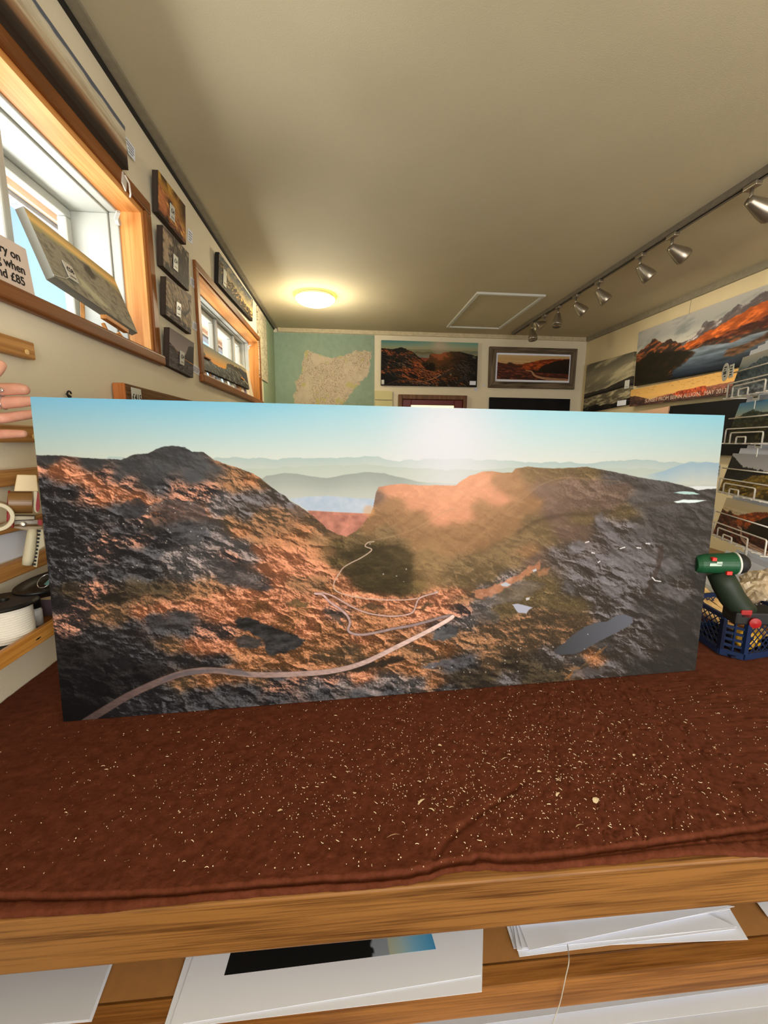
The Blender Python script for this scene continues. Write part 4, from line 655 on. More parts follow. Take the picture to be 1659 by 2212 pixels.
for a,e,lab in spots:
    A=on(0,TX,*a); y=on(2,ZC-.03,*a)[1]; A=np.array((TX,y,ZC-.03)); E=on(1,y-.01,*e)
    t=thing('track_spotlight',lab,'spotlight',(TX,y,ZC-.03),'spotlights along the ceiling track')
    obj('adapter',bx((TX-.017,y-.035,ZC-.052),(TX+.017,y+.035,ZC-.0305)),m_steel,t,bevel=.004)
    K=np.array((TX,y,ZC-.105)); dirn=nrm(E-K); L_=min(.15,max(.10,np.linalg.norm(E-K)))
    obj('stem',tube([(TX,y,ZC-.052),K],.008,10),m_steel,t,smooth=True)
    obj('lamp_head',lathe([(.0,-.012),(.02,-.012),(.024,0),(.042,L_*.62),(.046,L_*.9),(.042,L_),(.034,L_-.012),(0,L_-.014)],K,dirn,20),m_steel,t,smooth=True)
# ---------------------------------------------------------------- left wall pictures
def lw(x,*pts): return [on(0,x,*p) for p in pts]
def lquad(tl,tr,br,bl,xt=.045,xb=.026): return [on(0,XL+xt,*tl),on(0,XL+xt,*tr),on(0,XL+xb,*br),on(0,XL+xb,*bl)]
q=[on(0,XL+.03,*p) for p in((275,281),(272,355))]; yr=(q[0][1]+q[1][1])/2; zt_,zb_=2.668,2.533
q=[(XL+.03,.75,zt_),(XL+.03,yr,zt_),(XL+.03,yr,zb_),(XL+.03,.75,zb_)]
t=picture('canvas_print','long narrow beach panorama canvas above the near window','picture',q,(-.028,0,0),260,60,art_beach,edge=(70,58,48))
def lcard(px,lines,label,parent=None,group='caption cards on the left wall',lift=.003):
    qd=lw(XL+lift,*px); t=thing('caption_card',label,'card',np.mean(qd,0),group)
    obj('card',hexa(qd,(-.002,0,0)),m_paper,t)
    ls=[]
    for k in range(lines):
        v=.22+.6*k/max(1,lines-1); ls.append(hexa([onq(qd,.1,v-.02,.0006),onq(qd,.85-.2*(k==lines-1),v-.02,.0006),onq(qd,.85-.2*(k==lines-1),v+.03,.0006),onq(qd,.1,v+.03,.0006)],(-.0004,0,0)))
    if ls: obj('printed_text',cat_(*ls),m_ink,t)
lcard([(266.5,286),(292,322),(292,349),(279,333)],4,'white caption card at the end of the long beach panorama',lift=.012)
COLS=[(((341.6,367),(400.3,444.7),(402,529),(342,458)),art_autumn,'golden autumn trees canvas, topmost of the column beside the near window',.45),
 (((351.5,486),(408,547),(408.5,629),(352,574)),art_rock,'pale rock face canvas, second down the column between the windows',.43),
 (((359,597),(413.5,639),(413,722),(358.5,680)),art_stream,'misty brown hillside canvas, third down the column between the windows',.44),
 (((366.5,707),(419,741),(417.5,816.5),(365,790)),art_loch,'dark still loch canvas, lowest of the column between the windows',.47)]
for px,fn,lab,u0 in COLS:
    q=lquad(*px); t=picture('canvas_print',lab,'picture',q,(-.024,0,0),110,110,fn,'small canvases in a column on the left wall',edge=(58,46,38))
    price(t,onq(q,u0,.62,.002),q[1]-q[0],q[0]-q[3],'£34',.05,.058)
lcard([(407,493),(416.5,503),(415.5,528),(406,519)],4,'faint white caption card beside the topmost golden canvas')
lcard([(412,597),(420.5,605),(420.5,623),(411.5,614)],5,'white caption card beside the pale rock face canvas')
lcard([(417,693),(426.5,700),(425.5,716),(416,709)],5,'white caption card beside the misty brown hillside canvas')
lcard([(418,786),(432,796),(430.5,812),(416.5,802)],5,'white caption card beside the lowest dark loch canvas')
q=lquad((473.4,544.5),(546.6,647.5),(545.5,694.5),(471.6,611),.035,.026)
t=picture('canvas_print','dark ridge and gold cloud panorama canvas above the far window','picture',q,(-.024,0,0),220,80,art_ridge,edge=(40,36,34)); price(t,onq(q,.13,.62,.002),q[1]-q[0],q[0]-q[3],'',.07,.10)
# framed picture low on the left wall, mostly behind the big canvas
fy0,fz=on(0,XL+.04,236,820)[1],on(0,XL+.04,240,820)[2]
t=thing('framed_print','wide rough wooden frame with a price tag, mostly hidden behind the big canvas','picture',(XL,2.0,fz-.5))
m_rough=WOOD('rough_plank_y',(82,58,36),(128,96,64),1,.8,.8,.1,1.2,1.2); m_roughz=WOOD('orange_plank_z',(176,104,56),(206,136,84),2,.8,.7,.1)
y0_=on(0,XL+.005,221,820)[1]; y0_=on(0,XL+.045,221,820)[1]
fy0=1.56; fy1=2.62
fz0=fz-.55
obj('frame_board',bx((XL+.004,fy0,fz-.075),(XL+.045,fy1,fz)),m_rough,t,bevel=.006)
obj('frame_board',bx((XL+.004,fy0,fz0),(XL+.045,fy1,fz0+.075)),m_rough,t,bevel=.006)
obj('frame_board',bx((XL+.004,fy0,fz0+.0755),(XL+.045,fy0+.075,fz-.0755)),m_roughz,t,bevel=.006); obj('frame_board',bx((XL+.004,fy1-.075,fz0+.0755),(XL+.045,fy1,fz-.0755)),m_roughz,t,bevel=.006)
obj('end_grain',bx((XL+.004,fy0-.012,fz0),(XL+.044,fy0-.0005,fz)),m_roughz,t,bevel=.004)
obj('backing',bx((XL+.004,fy0+.0755,fz0+.0755),(XL+.02,fy1-.0755,fz-.0755)),m_blackm,t)
price(t,(XL+.0455,fy0+.065,fz-.052),RY,UP,'£415',.07,.085)
# lodge plan poster near the corner
q=lw(XL+.012,(556,659),(574,686.7),(580,828),(562,816)); q[1][1]=q[2][1]=(q[1][1]+q[2][1])/2; q[0][1]=q[3][1]=(q[0][1]+q[3][1])/2
picture('poster','cream poster of fine line drawing by the corner on the left wall','poster',q,(-.010,0,0),70,150,art_lodgemap,m=m_print)
# ---------------------------------------------------------------- window sill things
q=[on(0,-.86,50.6,445.4),on(0,-.86,245.8,599.4),on(0,-.785,297.5,719.7),on(0,-.785,118,597.3)]
nq=nrm(np.cross(q[1]-q[0],q[0]-q[3]))
t=picture('canvas_print','grey green islands canvas tilted on a small easel in the near window','picture',q,-nq*.024,200,110,art_islands,gain=1.5,edge=(112,112,104))
price(t,onq(q,.22,.70,.003),q[1]-q[0],q[0]-q[3],'£58',.045,.055)
obj('twine',tube([onq(q,-.01,.99,.001),onq(q,.12,.90,.003),onq(q,.19,.80,.004)],.0012,6),m_white,t)
def easel(name,label,foot,top,legs,ledge,zs):
    t=thing(name,label,'easel',foot)
    for a,b_ in legs: obj('leg',bar(a,b_,.012,.010),m_pine,t,bevel=.002)
    obj('ledge',bar(ledge[0],ledge[1],.02,.014),m_pine,t,bevel=.002)
    return t
zs=W1[2]+.0005
c=lin3(q[3],q[2],.72)
lg=[on(0,-.80,*p) for p in((205,675),(238,698))]; lg2=[on(0,-.80,*p) for p in((216,714),(249,733))]
b1=lin3(q[3],q[2],.60)-nq*.03; b2=lin3(q[3],q[2],.80)-nq*.03
easel('table_easel','small pine easel under the tilted islands canvas on the sill',(-.81,b1[1],zs),None,[((-.80,b1[1]+.0,zs),b1-(0,0,.016)),((-.80,b2[1]+.02,zs),b2-(0,0,.016)),((-.855,b1[1]-.04,zs),lin3(q[0],q[1],.66)-nq*.032)],[lin3(q[3],q[2],.54)-nq*.012-(0,0,.010),lin3(q[3],q[2],.86)-nq*.012-(0,0,.010)],zs)
# delivery sign card
sq=[on(0,-.80,*p) for p in((56,538),(79,656))]
w_=.30; sdir=nrm(np.array((0,1.,.02)))
TR,BR=on(0,-.815,56,538),on(0,-.792,79,656); BR=np.array((BR[0],BR[1],zs+.0)); 
qd=[TR-sdir*w_,TR,BR,BR-sdir*w_]; nq2=nrm(np.cross(qd[1]-qd[0],qd[0]-qd[3]))
t=thing('sign_card','cream delivery offer sign card leaning in the near window, cut by the left edge','sign',(qd[2]+qd[3])/2)
obj('card',hexa(qd,-nq2*.006),M('sign_card',(222,206,196),.7,.02,6),t,bevel=.001)
up_=nrm(qd[1]-qd[2]); hh=np.linalg.norm(qd[1]-qd[2])
for k,(s,dx) in enumerate((('delivery on',.030),('anything when',.022),('spend £85',.030))):
    lettering('lettering',s,.031,TR-up_*hh*(.27+.235*k)-sdir*dx+nq2*.001,sdir,up_,m_ink,t,align='RIGHT',bold=1)
# clear hook stuck on the casing
P=on(0,XL+.018,268,392)
obj('adhesive_hook',cat_(obox(P,(.002,0,0),(0,.012,-.008),(0,.006,.02)),tube([P+(0.004,0,.02),P+(.012,.01,0),P+(.010,.02,-.03),P+(.004,.028,-.035)],.003,8)),M('clear_plastic',(214,206,196),.15,.02,5,spec=.6),label='clear plastic adhesive hook on the top corner of the near window casing',cat='hook')
# far window: dusk canvas and cards
q=[on(0,-.84,435,739.5),on(0,-.84,531,797),on(0,-.80,539,841),on(0,-.80,437.5,796)]; nq=nrm(np.cross(q[1]-q[0],q[0]-q[3]))
t=picture('canvas_print','orange dusk and dark crags canvas standing in the far window','picture',q,-nq*.018,220,80,art_dusk,gain=1.1)
q3=[lin3(q[0],q[1],.80)-nq*.02+UP*.02,q[1]+RY*.12-nq*.02+UP*.012,q[2]+RY*.28-nq*.01,lin3(q[3],q[2],.95)-nq*.02]
z2=W2[2]+.0005
y_a,y_b=q[0][1]+.75,q[1][1]+.20
qd=[(-.862,y_b-.30,2.22),(-.862,y_b,2.20),(-.825,y_b+.02,z2),(-.825,y_b-.28,z2)]
obj('backing_board',hexa(qd,-.012*nrm(np.cross(np.subtract(qd[1],qd[0]),np.subtract(qd[0],qd[3])))),m_card,label='pale board standing behind the dusk canvas in the far window',cat='board')
ys=[2.60,2.74,2.90,3.05,3.22,3.40,3.52,3.62,3.72]
cc=[(226,226,230),(190,180,196),(214,222,232),(196,190,178),(232,232,226),(170,128,104),(214,206,198),(120,110,140),(226,214,190)]
labs=['white','pale lilac','pale blue','stone grey','bright white','tan','off white','violet grey','cream']
for k,y in enumerate(ys):
    hq=[(-.845,y,2.075),(-.838,y+.07,2.075),(-.805,y+.075,z2),(-.812,y+.0,z2)]
    obj('greeting_card',hexa(hq,(-.003,0,0)),M('card_'+labs[k].replace(' ','_'),cc[k],.6,.1,30),label=['nearest','second','third','fourth','fifth','sixth','seventh','eighth','farthest'][k]+f' card from the near end of the far window sill, {labs[k]}',cat='card',group='greeting cards on the far window sill')
for a in (2.70,3.55):
    t=thing('table_easel','%s pine easel holding the dusk canvas in the far window'%('nearer' if a<3 else 'farther'),'easel',(-.82,a,z2),'easels in the far window')
    for s in (-1,1): obj('leg',bar((-.812,a+.05*s,z2),(-.838,a+.03*s,2.10),.008,.008),m_pine,t)
    obj('ledge',bar((-.812,a-.05,2.075),(-.812,a+.05,2.075),.012,.008),m_pine,t)
# ---------------------------------------------------------------- right wall pictures
def rw(x,*pts): return [on(0,x,*p) for p in pts]
def squared(q,near=None):
    yl=(q[0][1]+q[3][1])/2; yr=(q[1][1]+q[2][1])/2; 
    for i,y in ((0,yl),(3,yl),(1,yr),(2,yr)): q[i][1]=y
    return q
q=squared(rw(XR-.03,(1266,789),(1368,760),(1361,873),(1260,893)))
t=picture('canvas_print','grey stormy sky and loch canvas at the far end of the right wall','picture',q,(.028,0,0),150,170,art_greysky)
price(t,onq(q,.93,.60,.002),-RY,UP,'',.07,.08); obj('title_label',obox(onq(q,.86,.945,.0015),RY*.07,UP*.026,(.001,0,0)),m_paper,t)
ym=on(0,XR-.045,1374,770)[1]; zt_=on(0,XR-.045,1378,718)[2]; zb_=on(0,XR-.045,1368,834)[2]
zt2=on(0,XR-.045,1659,612)[2]; 
q=[np.array(p) for p in((XR-.045,ym,zt_),(XR-.045,2.35,zt_),(XR-.035,2.35,zb_),(XR-.035,ym,zb_))]
t=picture('canvas_print','very large snowy mountains and dark loch panorama high on the right wall','picture',q,(.030,0,0),420,170,art_mural)
a=on(0,XR-.02,1494,646); b_=on(0,XR-.03,1490,676); obj('hanging_wire',tube([(XR-.021,a[1],ZC-.052),(XR-.03,a[1],zt_-.002)],.0015,6),m_steel,t)
q=squared(rw(XR-.06,(1364,842),(1567,800),(1566,854),(1358.5,878.5)))
q[1][1]=q[2][1]=min(q[1][1],q[2][1])-.35
t=picture('panorama_print','orange sunset cliffs panorama on the right wall under the large loch panorama','picture',q,(.012,0,0),280,90,art_cliffs,m=m_print)
lettering('lettering','SUNSET FROM BEINN ALLIGIN,  MAY 2013',.046,onq(q,.46,.80,.001),-RY,UP,M('pale_ink',(206,178,160),.6),t)
q=squared(rw(XR-.05,(1300,905),(1441,878),(1441,925),(1300,950))); q[1][1]=q[2][1]=q[1][1]
picture('panorama_print','pale pink panorama print low on the right wall, left of the black one','picture',q,(.012,0,0),80,30,art_pink,m=m_print)
zz=q[1][2]; q2_=[np.array((XR-.05,q[1][1]-.02,zz)),np.array((XR-.05,2.2,zz)),np.array((XR-.05,2.2,zz-.4)),np.array((XR-.05,q[1][1]-.02,zz-.4))]
picture('panorama_print','black panorama print low on the right wall, right of the pink one','picture',q2_,(.012,0,0),60,30,art_black,m=m_print)

P=on(0,XL+.010,150,852)
obj('cup_hook',tube([P+np.array((0,.0,0))+RY*.009*math.cos(a)+UP*.009*math.sin(a) for a in np.linspace(.3,5.6,16)]+[P+UP*.002-np.array((.009,0,0))],.0022,8),m_black,label='small dark cup hook in the left wall just above the big canvas',cat='hook',smooth=True)
# ---------------------------------------------------------------- work bench
YF=.484
t=thing('workbench','long honey coloured wooden workbench with open shelves under its thick top','workbench',(.6,1.1,0))
BX1=2.15; BY1=2.3
obj('worktop',bx((XL+.002,YF,.908),(BX1,BY1,.9935)),m_bench,t,bevel=.004)
obj('shelf_rail',bx((XL+.002,YF,.748),(BX1,YF+.032,.800)),m_shelfrail,t,bevel=.004)
obj('shelf_board',bx((XL+.002,YF+.0325,.778),(BX1,1.3,.7985)),m_mdf,t)
obj('lower_shelf',bx((XL+.002,YF-.02,.640),(BX1,1.3,.662)),m_mdf,t)
for x in (XL+.04,BX1-.05):
    for y in (YF+.06,1.25): obj('leg',bx((x-.036,y-.036,0),(x+.036,y+.036,.639)),m_shelfrail,t,bevel=.003)
# ---------------------------------------------------------------- felt blanket
EDGE=[(-60,1980),(25,1975),(110,1972),(200,1967),(350,1951),(480,1937),(640,1925),(830,1911),(880,1905),(930,1895),(955,1883),(1005,1876),(1050,1873),(1110,1877),(1180,1875),(1260,1865),(1340,1860),(1405,1850),(1480,1842),(1555,1841),(1610,1845),(1659,1845),(1760,1838)]
CRE=[(-60,1937),(0,1936),(200,1934),(400,1924),(600,1919),(800,1904),(900,1893),(1000,1870),(1030,1847),(1080,1852),(1200,1846),(1350,1826),(1480,1809),(1659,1784),(1760,1775)]
ez=[on(2,1.0,*p) for p in EDGE]; cz=[on(2,1.004,*p) for p in CRE]
ex=[p[0] for p in ez]; ey=[p[1] for p in ez]; cx=[p[0] for p in cz]; cy=[p[1] for p in cz]
def blanket():
    xs=np.concatenate([np.linspace(XL+.003,-.5,30)[:-1],np.linspace(-.5,.75,560),np.linspace(.75,BX1-.01,120)[1:]])
    s=np.concatenate([np.linspace(0,.05,46),np.linspace(.052,.45,210),np.linspace(.455,1.2,90)])
    X,S=np.meshgrid(xs,s)
    e=np.interp(X,ex,ey)+.0012*fbm(X*60,X*0,3,4); c=np.interp(X,cx,cy)+.0008*fbm(X*45,X*0+3,3,8)
    k=np.maximum(c-e,.010); Y=e+S
    base=.9945
    hem=.0045*np.sqrt(np.clip(S/.003,0,1))
    hem=hem+.0025*np.sin(np.clip(S/k,0,1)*PI)
    up=sst(k-.001,k+.005,S)*.0055
    gro=-.0055*np.exp(-((S-k+.001)/.0020)**2)
    g2=np.exp(-((S-k*.62)/.0022)**2)*-.0030*sst(-.05,.1,X)*(1-sst(.30,.5,X)*.3)
    Z=base+hem+up+gro+g2
    inn=sst(.002,.02,S)
    fell=.0013*fbm(X*120,Y*90,4,11)+.0016*fbm(X*25,Y*25,3,12)
    cr=-.0035*np.exp(-(pdist(X,Y,[tuple(on(2,1.005,*p)[:2]) for p in ((940,1850),(965,1815),(1010,1775),(1080,1725),(1130,1690))])[0]/.0045)**2)
    wr=-.0030*np.clip(np.abs(fbm(X*55+.6*fbm(X*30,Y*30,3,2),Y*14,3,31))*-9+.9,0,1)*sst(.15,.5,X)
    wr2=-.0018*np.clip(np.abs(fbm(X*60,Y*26+X*20,3,37))*-9+.8,0,1)*np.exp(-(S/.07))
    Z=Z+(fell+cr+wr+wr2)*inn
    Z=np.maximum(Z,.9942)
    ny,nx=X.shape; idx=np.arange(nx*ny).reshape(ny,nx)
    V=np.stack([X,Y,Z],-1).reshape(-1,3)
    fr=np.stack([xs,Y[0]+.001,np.full(nx,.9938)],-1); V=np.vstack([V,fr]); f0=nx*ny+np.arange(nx)
    Q=np.stack([idx[:-1,:-1],idx[:-1,1:],idx[1:,1:],idx[1:,:-1]],-1).reshape(-1,4)
    Q2=np.stack([f0[:-1],f0[1:],idx[0,1:],idx[0,:-1]],-1)
    return V,np.vstack([Q,Q2]).tolist()
m_felt,nt,b=_new('brown_felt'); N=nt.nodes;L=nt.links
tc=N.new('ShaderNodeTexCoord'); n1=N.new('ShaderNodeTexNoise'); n1.inputs['Scale'].default_value=60; n1.inputs['Detail'].default_value=8; n1.inputs['Roughness'].default_value=.7; L.new(tc.outputs['Object'],n1.inputs['Vector'])
rp=N.new('ShaderNodeValToRGB'); e=rp.color_ramp.elements; e[0].position=.35; e[1].position=.68; e[0].color=(*lin((80,40,24)),1); e[1].color=(*lin((102,55,38)),1); L.new(n1.outputs['Fac'],rp.inputs['Fac']); L.new(rp.outputs['Color'],b.inputs['Base Color'])
n2=N.new('ShaderNodeTexNoise'); n2.inputs['Scale'].default_value=420; n2.inputs['Detail'].default_value=4; L.new(tc.outputs['Object'],n2.inputs['Vector'])
bp=N.new('ShaderNodeBump'); bp.inputs['Strength'].default_value=.5; bp.inputs['Distance'].default_value=.0012; L.new(n2.outputs['Fac'],bp.inputs['Height']); L.new(bp.outputs['Normal'],b.inputs['Normal'])
b.inputs['Roughness'].default_value=.95; b.inputs['Specular IOR Level'].default_value=.05; b.inputs['Sheen Weight'].default_value=.25; b.inputs['Sheen Tint'].default_value=(*lin((130,84,68)),1)
vb=blanket(); obj('felt_blanket',vb,m_felt,smooth=True,label='dark reddish brown felt blanket spread over the workbench, littered with pale wood shavings',cat='blanket')
# shavings: specks nobody could count
def shavings():
    V=[];Fc=[];rnd=random.Random(4)
    def sl(x,y,L_,w_,a,curl):
        n=len(V); d=np.array((math.cos(a),math.sin(a),0)); p=np.array((-d[1],d[0],0)); c=np.array((x,y,1.0065)); 
        for k in range(4):
            q=c+d*L_*(k/3-.5)+p*curl*math.sin(k/3*PI)*L_+np.array((0,0,.0006*math.sin(k/3*PI)+rnd.random()*.0006)); V.append(q+p*w_/2*(.5 if k in(0,3) else 1)); V.append(q-p*w_/2*(.5 if k in(0,3) else 1)+np.array((0,0,.0005)))
        for k in range(3): Fc.append((n+2*k,n+2*k+1,n+2*k+3,n+2*k+2))
    for i in range(3400):
        r=rnd.random()
        if r<.62: px,py=rnd.gauss(1040,300),rnd.gauss(1640,105)
        elif r<.75: px,py=rnd.gauss(420,190),rnd.gauss(1700,90)
        elif r<.9: px,py=rnd.uniform(600,1659),rnd.uniform(1490,1830)
        else: px,py=rnd.uniform(0,1659),rnd.uniform(1480,1900)
        if not(0<px<1659 and 1450<py<1890): continue
        P=on(2,1.006,px,py); yb=.877+(P[0]+.607)*.0605
        if P[1]>yb-.004 or P[1]<np.interp(P[0],cx,cy)+.004: continue
        big=rnd.random(); L_=.0008+.0013*rnd.random() if big<.87 else (.0025+.0045*rnd.random()); w_=L_*rnd.uniform(.35,.9) if big<.87 else rnd.uniform(.0004,.0010)
        sl(P[0],P[1],L_,w_,rnd.uniform(0,PI),rnd.uniform(-.25,.25))
    for px,py,l,w_ in ((385,1583,.007,.004),(605,1752,.008,.004),(910,1733,.016,.004),(950,1611,.007,.006),(1165,1668,.008,.005),(1205,1717,.011,.004),(1288,1730,.014,.009),(1370,1632,.008,.004),(1090,1640,.016,.002),(850,1807,.022,.0014),(1252,1785,.016,.0015),(932,1750,.010,.003),(550,1588,.014,.0013),(975,1745,.009,.002)):
        P=on(2,1.006,px,py); sl(P[0],P[1],l,w_,rnd.uniform(-.6,.9),.1)
    return V,Fc
obj('wood_shavings',shavings(),M('pale_wood_chips',(246,226,192),.8,.12,80),label='pale wood shavings and sawdust scattered over the brown blanket',cat='wood shavings',kind='stuff')
# ---------------------------------------------------------------- the big canvas
ZB=1.0065
BL_,BR_=on(2,ZB,137,1559),on(2,ZB,1502,1448); nn=nrm(np.cross(UP,BR_-BL_)); nn=-nn if nn[1]<0 else nn
TL_,TR_=onplane(BL_,nn,65,857),onplane(BL_,nn,1566,897)
q=[TL_,TR_,BR_,BL_]
t=thing('canvas_print','huge panoramic canvas of a winding mountain pass road standing on the brown blanket','picture',(BL_+BR_)/2)
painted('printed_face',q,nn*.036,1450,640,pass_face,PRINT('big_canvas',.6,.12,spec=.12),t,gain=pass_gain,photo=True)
# ---------------------------------------------------------------- hand of the person holding it
def skinned(name,chains,m,parent,root):
    """one continuous surface grown round connected bones"""
    me=bpy.data.meshes.new(name); V=[];E=[];Rr=[];key={}
    for ch in chains:
        prev=None
        for p in ch:
            k=tuple(np.round(p[:3],4))
            if k not in key: key[k]=len(V); V.append(np.array(p[:3])-ORG[parent.name]); Rr.append(p[3])
            i=key[k]
            if prev is not None and prev!=i: E.append((prev,i))
            prev=i
    me.from_pydata([tuple(v) for v in V],E,[]); o=link(bpy.data.objects.new(name,me))
    sk=o.modifiers.new('skin','SKIN'); sk.use_smooth_shade=True; sk.branch_smoothing=.6
    lay=me.skin_vertices[0] if me.skin_vertices else None
    for i,sv in enumerate(me.skin_vertices[0].data): sv.radius=(Rr[i],Rr[i]); sv.use_root=(i==root)
    o.modifiers.new('sub','SUBSURF').levels=2; o.modifiers['sub'].render_levels=2
    bpy.context.view_layer.update()
    m2=bpy.data.meshes.new_from_object(o.evaluated_get(bpy.context.evaluated_depsgraph_get())); o.modifiers.clear(); o.data=m2
    m2.materials.clear(); m2.materials.append(m); o.parent=parent; ORG[o.name]=ORG[parent.name]
    m2.polygons.foreach_set('use_smooth',[True]*len(m2.polygons)); return o
m_skin=M('skin',(208,154,132),.5,.10,45,.25,300,spec=.35); b=m_skin.node_tree.nodes['Principled BSDF']; b.inputs['Subsurface Weight'].default_value=.12; b.inputs['Subsurface Radius'].default_value=(.012,.004,.002)
hy=.938
def H(px,py,r,y=hy): return (*on(1,y,px,py),r)
wr=np.array((-.708,.80,1.628)); pm=np.array((-.706,.868,1.645))
t=thing('person','person out of frame whose ringed left hand steadies the top left corner of the canvas','person',(-.708,.30,1.36))
W_=(*wr,.026); Pm=(*pm,.025)
kn=[H(-18,842,.0138,.930),H(-16,871,.0136,.930),H(-12,904,.0125,.928),H(-14,939,.0108,.922)]
arm=[(-.700,.30,1.40,.040),(-.704,.55,1.50,.036),(-.708,.72,1.592,.029),W_,Pm]
chains=[arm,[Pm,kn[0],H(10,841,.0132),H(42,840,.0124),H(65,844,.0106)],
 [Pm,kn[1],H(10,870,.0132),H(42,868,.0124),H(78,866,.0092)],
 [Pm,kn[2],H(12,903,.0112),H(44,898,.0103),H(84,893,.0086)],
 [Pm,kn[3],H(0,938,.0102,.92),H(30,937,.0090,.92),H(59,937,.0076,.92)],
 [Pm,(-.700,.850,1.685,.0165),(*on(1,.855,-16,806),.0135),(*on(1,.865,0,790),.0115),(*on(1,.87,3,780),.009)]]
hand=skinned('hand',chains,m_skin,t,3)
m_sleeve=M('dark_sleeve',(44,32,30),.9,.1,60)
sub('sleeve',tube([(-.700,.29,1.396),(-.704,.55,1.50),(-.7055,.66,1.557)],[.050,.045,.041],24),m_sleeve,t,smooth=True)
def ringat(px,py,r,mt,y=hy,w_=.0032):
    c=on(1,y,px,py); return lathe([(r,-w_/2),(r+.0013,-w_/2),(r+.0013,w_/2),(r,w_/2),(r,-w_/2)],c,(1,.05,0),28)
m_silver=M('silver',(220,220,224),.2,.03,20,metal=.9)
obj('ring',ringat(2,838,.0118,None),m_silver,label='broad silver ring on the index finger',cat='ring',group=None) if False else sub('finger_ring',cat_(ringat(1,841.5,.0116,None,y=.9355,w_=.006),lathe([(0,0),(.004,0),(.005,.0015),(.003,.003),(0,.0032)],on(1,.9355-.0125,3,843),(0,-1,0),14)),m_silver,hand,smooth=True)
sub('finger_ring',ringat(9,870.5,.0118,None,y=.9355,w_=.0024),m_silver,hand,smooth=True)
# ---------------------------------------------------------------- slat rails and tools at the left wall
RB=[(1.79,1.831,1.172),(1.589,1.629,1.160),(1.490,1.527,1.30),(1.385,1.408,1.30),(1.279,1.315,1.30)]
for k,(a,b_,ye) in enumerate(RB):
    t=thing('slat_rail',['short varnished wooden rail, topmost on the left wall beneath the window','wooden rail on the left wall behind the little finger','wooden rail on the left wall level with the top of the tape gun','thin wooden rail behind the tape gun handle','lowest wooden rail on the left wall above the dark dish'][k],'rail',(XL,.8,a),'wooden rails on the left wall')
    obj('rail',bx((XL+.0015,.45,a),(XL+.022,ye,b_)),m_rail,t,bevel=.003)
    if ye<1.2: obj('dowel_plug',lathe([(0,-.001),(.006,-.001),(.006,.002),(0,.0025)],(XL+.022,ye-.03,a+.014),(1,0,0),14),M('pale_plug',(226,190,130),.6),t)
qd=lw(XL+.004,(0,1150),(62,1143),(60,1196),(0,1216)); qd[0][1]-=.12; qd[3][1]-=.12
obj('paper_sheet',hexa(qd,(-.0015,0,0)),m_paper2,label='white paper with faint pencil marks behind the tape gun',cat='paper')
# tape gun, in a vertical plane turned to the room
P0=on(0,-.705,55,1085); nt_=nrm(np.array((C0[0]-P0[0],C0[1]-P0[1],0)))
def tg(px,py,d=0): return onplane(P0,nt_,px,py)+nt_*d
def plate(pts,d0,d1):
    a=[tg(*p)+nt_*d1 for p in pts]; b2=[tg(*p)+nt_*d0 for p in pts]; n=len(pts)
    return a+b2,[tuple(range(n)),tuple(range(n,2*n))[::-1]]+[(i,i+n,(i+1)%n+n,(i+1)%n) for i in range(n)]
t=thing('tape_gun','ivory and red packing tape gun with a brown tape roll, hanging left of the canvas','tape dispenser',tg(64,1222))
ax_=nrm(tg(70,1085)-tg(20,1085))
obj('guard_plate',plate([(36.5,1025),(79,1026),(83,1061),(30,1061)],-.004,.006),M('cream_plastic',(226,206,164),.4,.03,10),t,bevel=.002)
obj('side_plate',plate([(17,1062),(22,1060),(20,1092),(29,1122),(30,1140),(14,1136),(15,1088)],-.02,.004),m_red,t,bevel=.002)
cR=tg(44,1086); rr=abs(tg(44,1062)[2]-tg(44,1110)[2])/2
m_tape=M('brown_tape',(128,92,48),.3,.06,60,spec=.5)
obj('brown_tape_roll',lathe([(rr*.55,-.5),(rr,-.5),(rr,.5),(rr*.55,.5),(rr*.55,-.5)],cR-nt_*.012,ax_,32),m_tape,t) if False else None
Lr=np.linalg.norm(tg(71,1085)-tg(18,1085))
roll=lathe([(rr*.5,-Lr/2),(rr,-Lr/2),(rr,Lr/2),(rr*.5,Lr/2),(rr*.5,-Lr/2)],cR-nt_*.006,ax_,40); obj('brown_tape_roll',roll,m_tape,t,smooth=False,bevel=.001)
hk=[tg(*p)+nt_*.012 for p in((75,1060),(75,1085),(74,1098),(78,1106),(84,1103),(87,1094),(86,1080),(82,1061))]
obj('side_hook',plate([(72,1060),(80,1060),(87.5,1090),(86,1102),(80,1108),(74,1104),(70.5,1092),(72,1078)],-.01,.010),m_whitepl,t,bevel=.002)
obj('red_inset',plate([(80.5,1062),(83,1063),(86,1092),(84,1102),(80,1105),(77,1100),(77,1090)],.0102,.0125),m_red,t)
obj('blade_guard',plate([(28,1112),(77,1113),(76,1122),(30,1124)],-.008,.010),M('dull_metal',(112,104,88),.35,.06,40,metal=.6),t,bevel=.002)
obj('roller',tube([tg(31,1128),tg(82,1128)],.0055,14),M('grey_roller',(176,170,158),.4),t,smooth=True)
obj('bolt',lathe([(0,0),(.006,0),(.006,.012),(.003,.013),(0,.013)],tg(50,1131),nt_,12),m_steel,t)
obj('red_inset',plate([(81,1122),(86,1120),(91,1124),(91,1134),(84,1133),(81,1129)],.006,.010),m_red,t)
obj('lower_arm',plate([(29,1136),(92,1136),(92,1142),(60,1146),(30,1140)],-.006,.006),M('taupe_plastic',(150,134,108),.4),t,bevel=.002)
hp=[tg(*p) for p in((70,1142),(68,1160),(65,1185),(61,1208),(58,1220))]
obj('handle',tube(hp,[.0085,.0095,.0105,.0105,.009],18),m_whitepl,t,smooth=True)
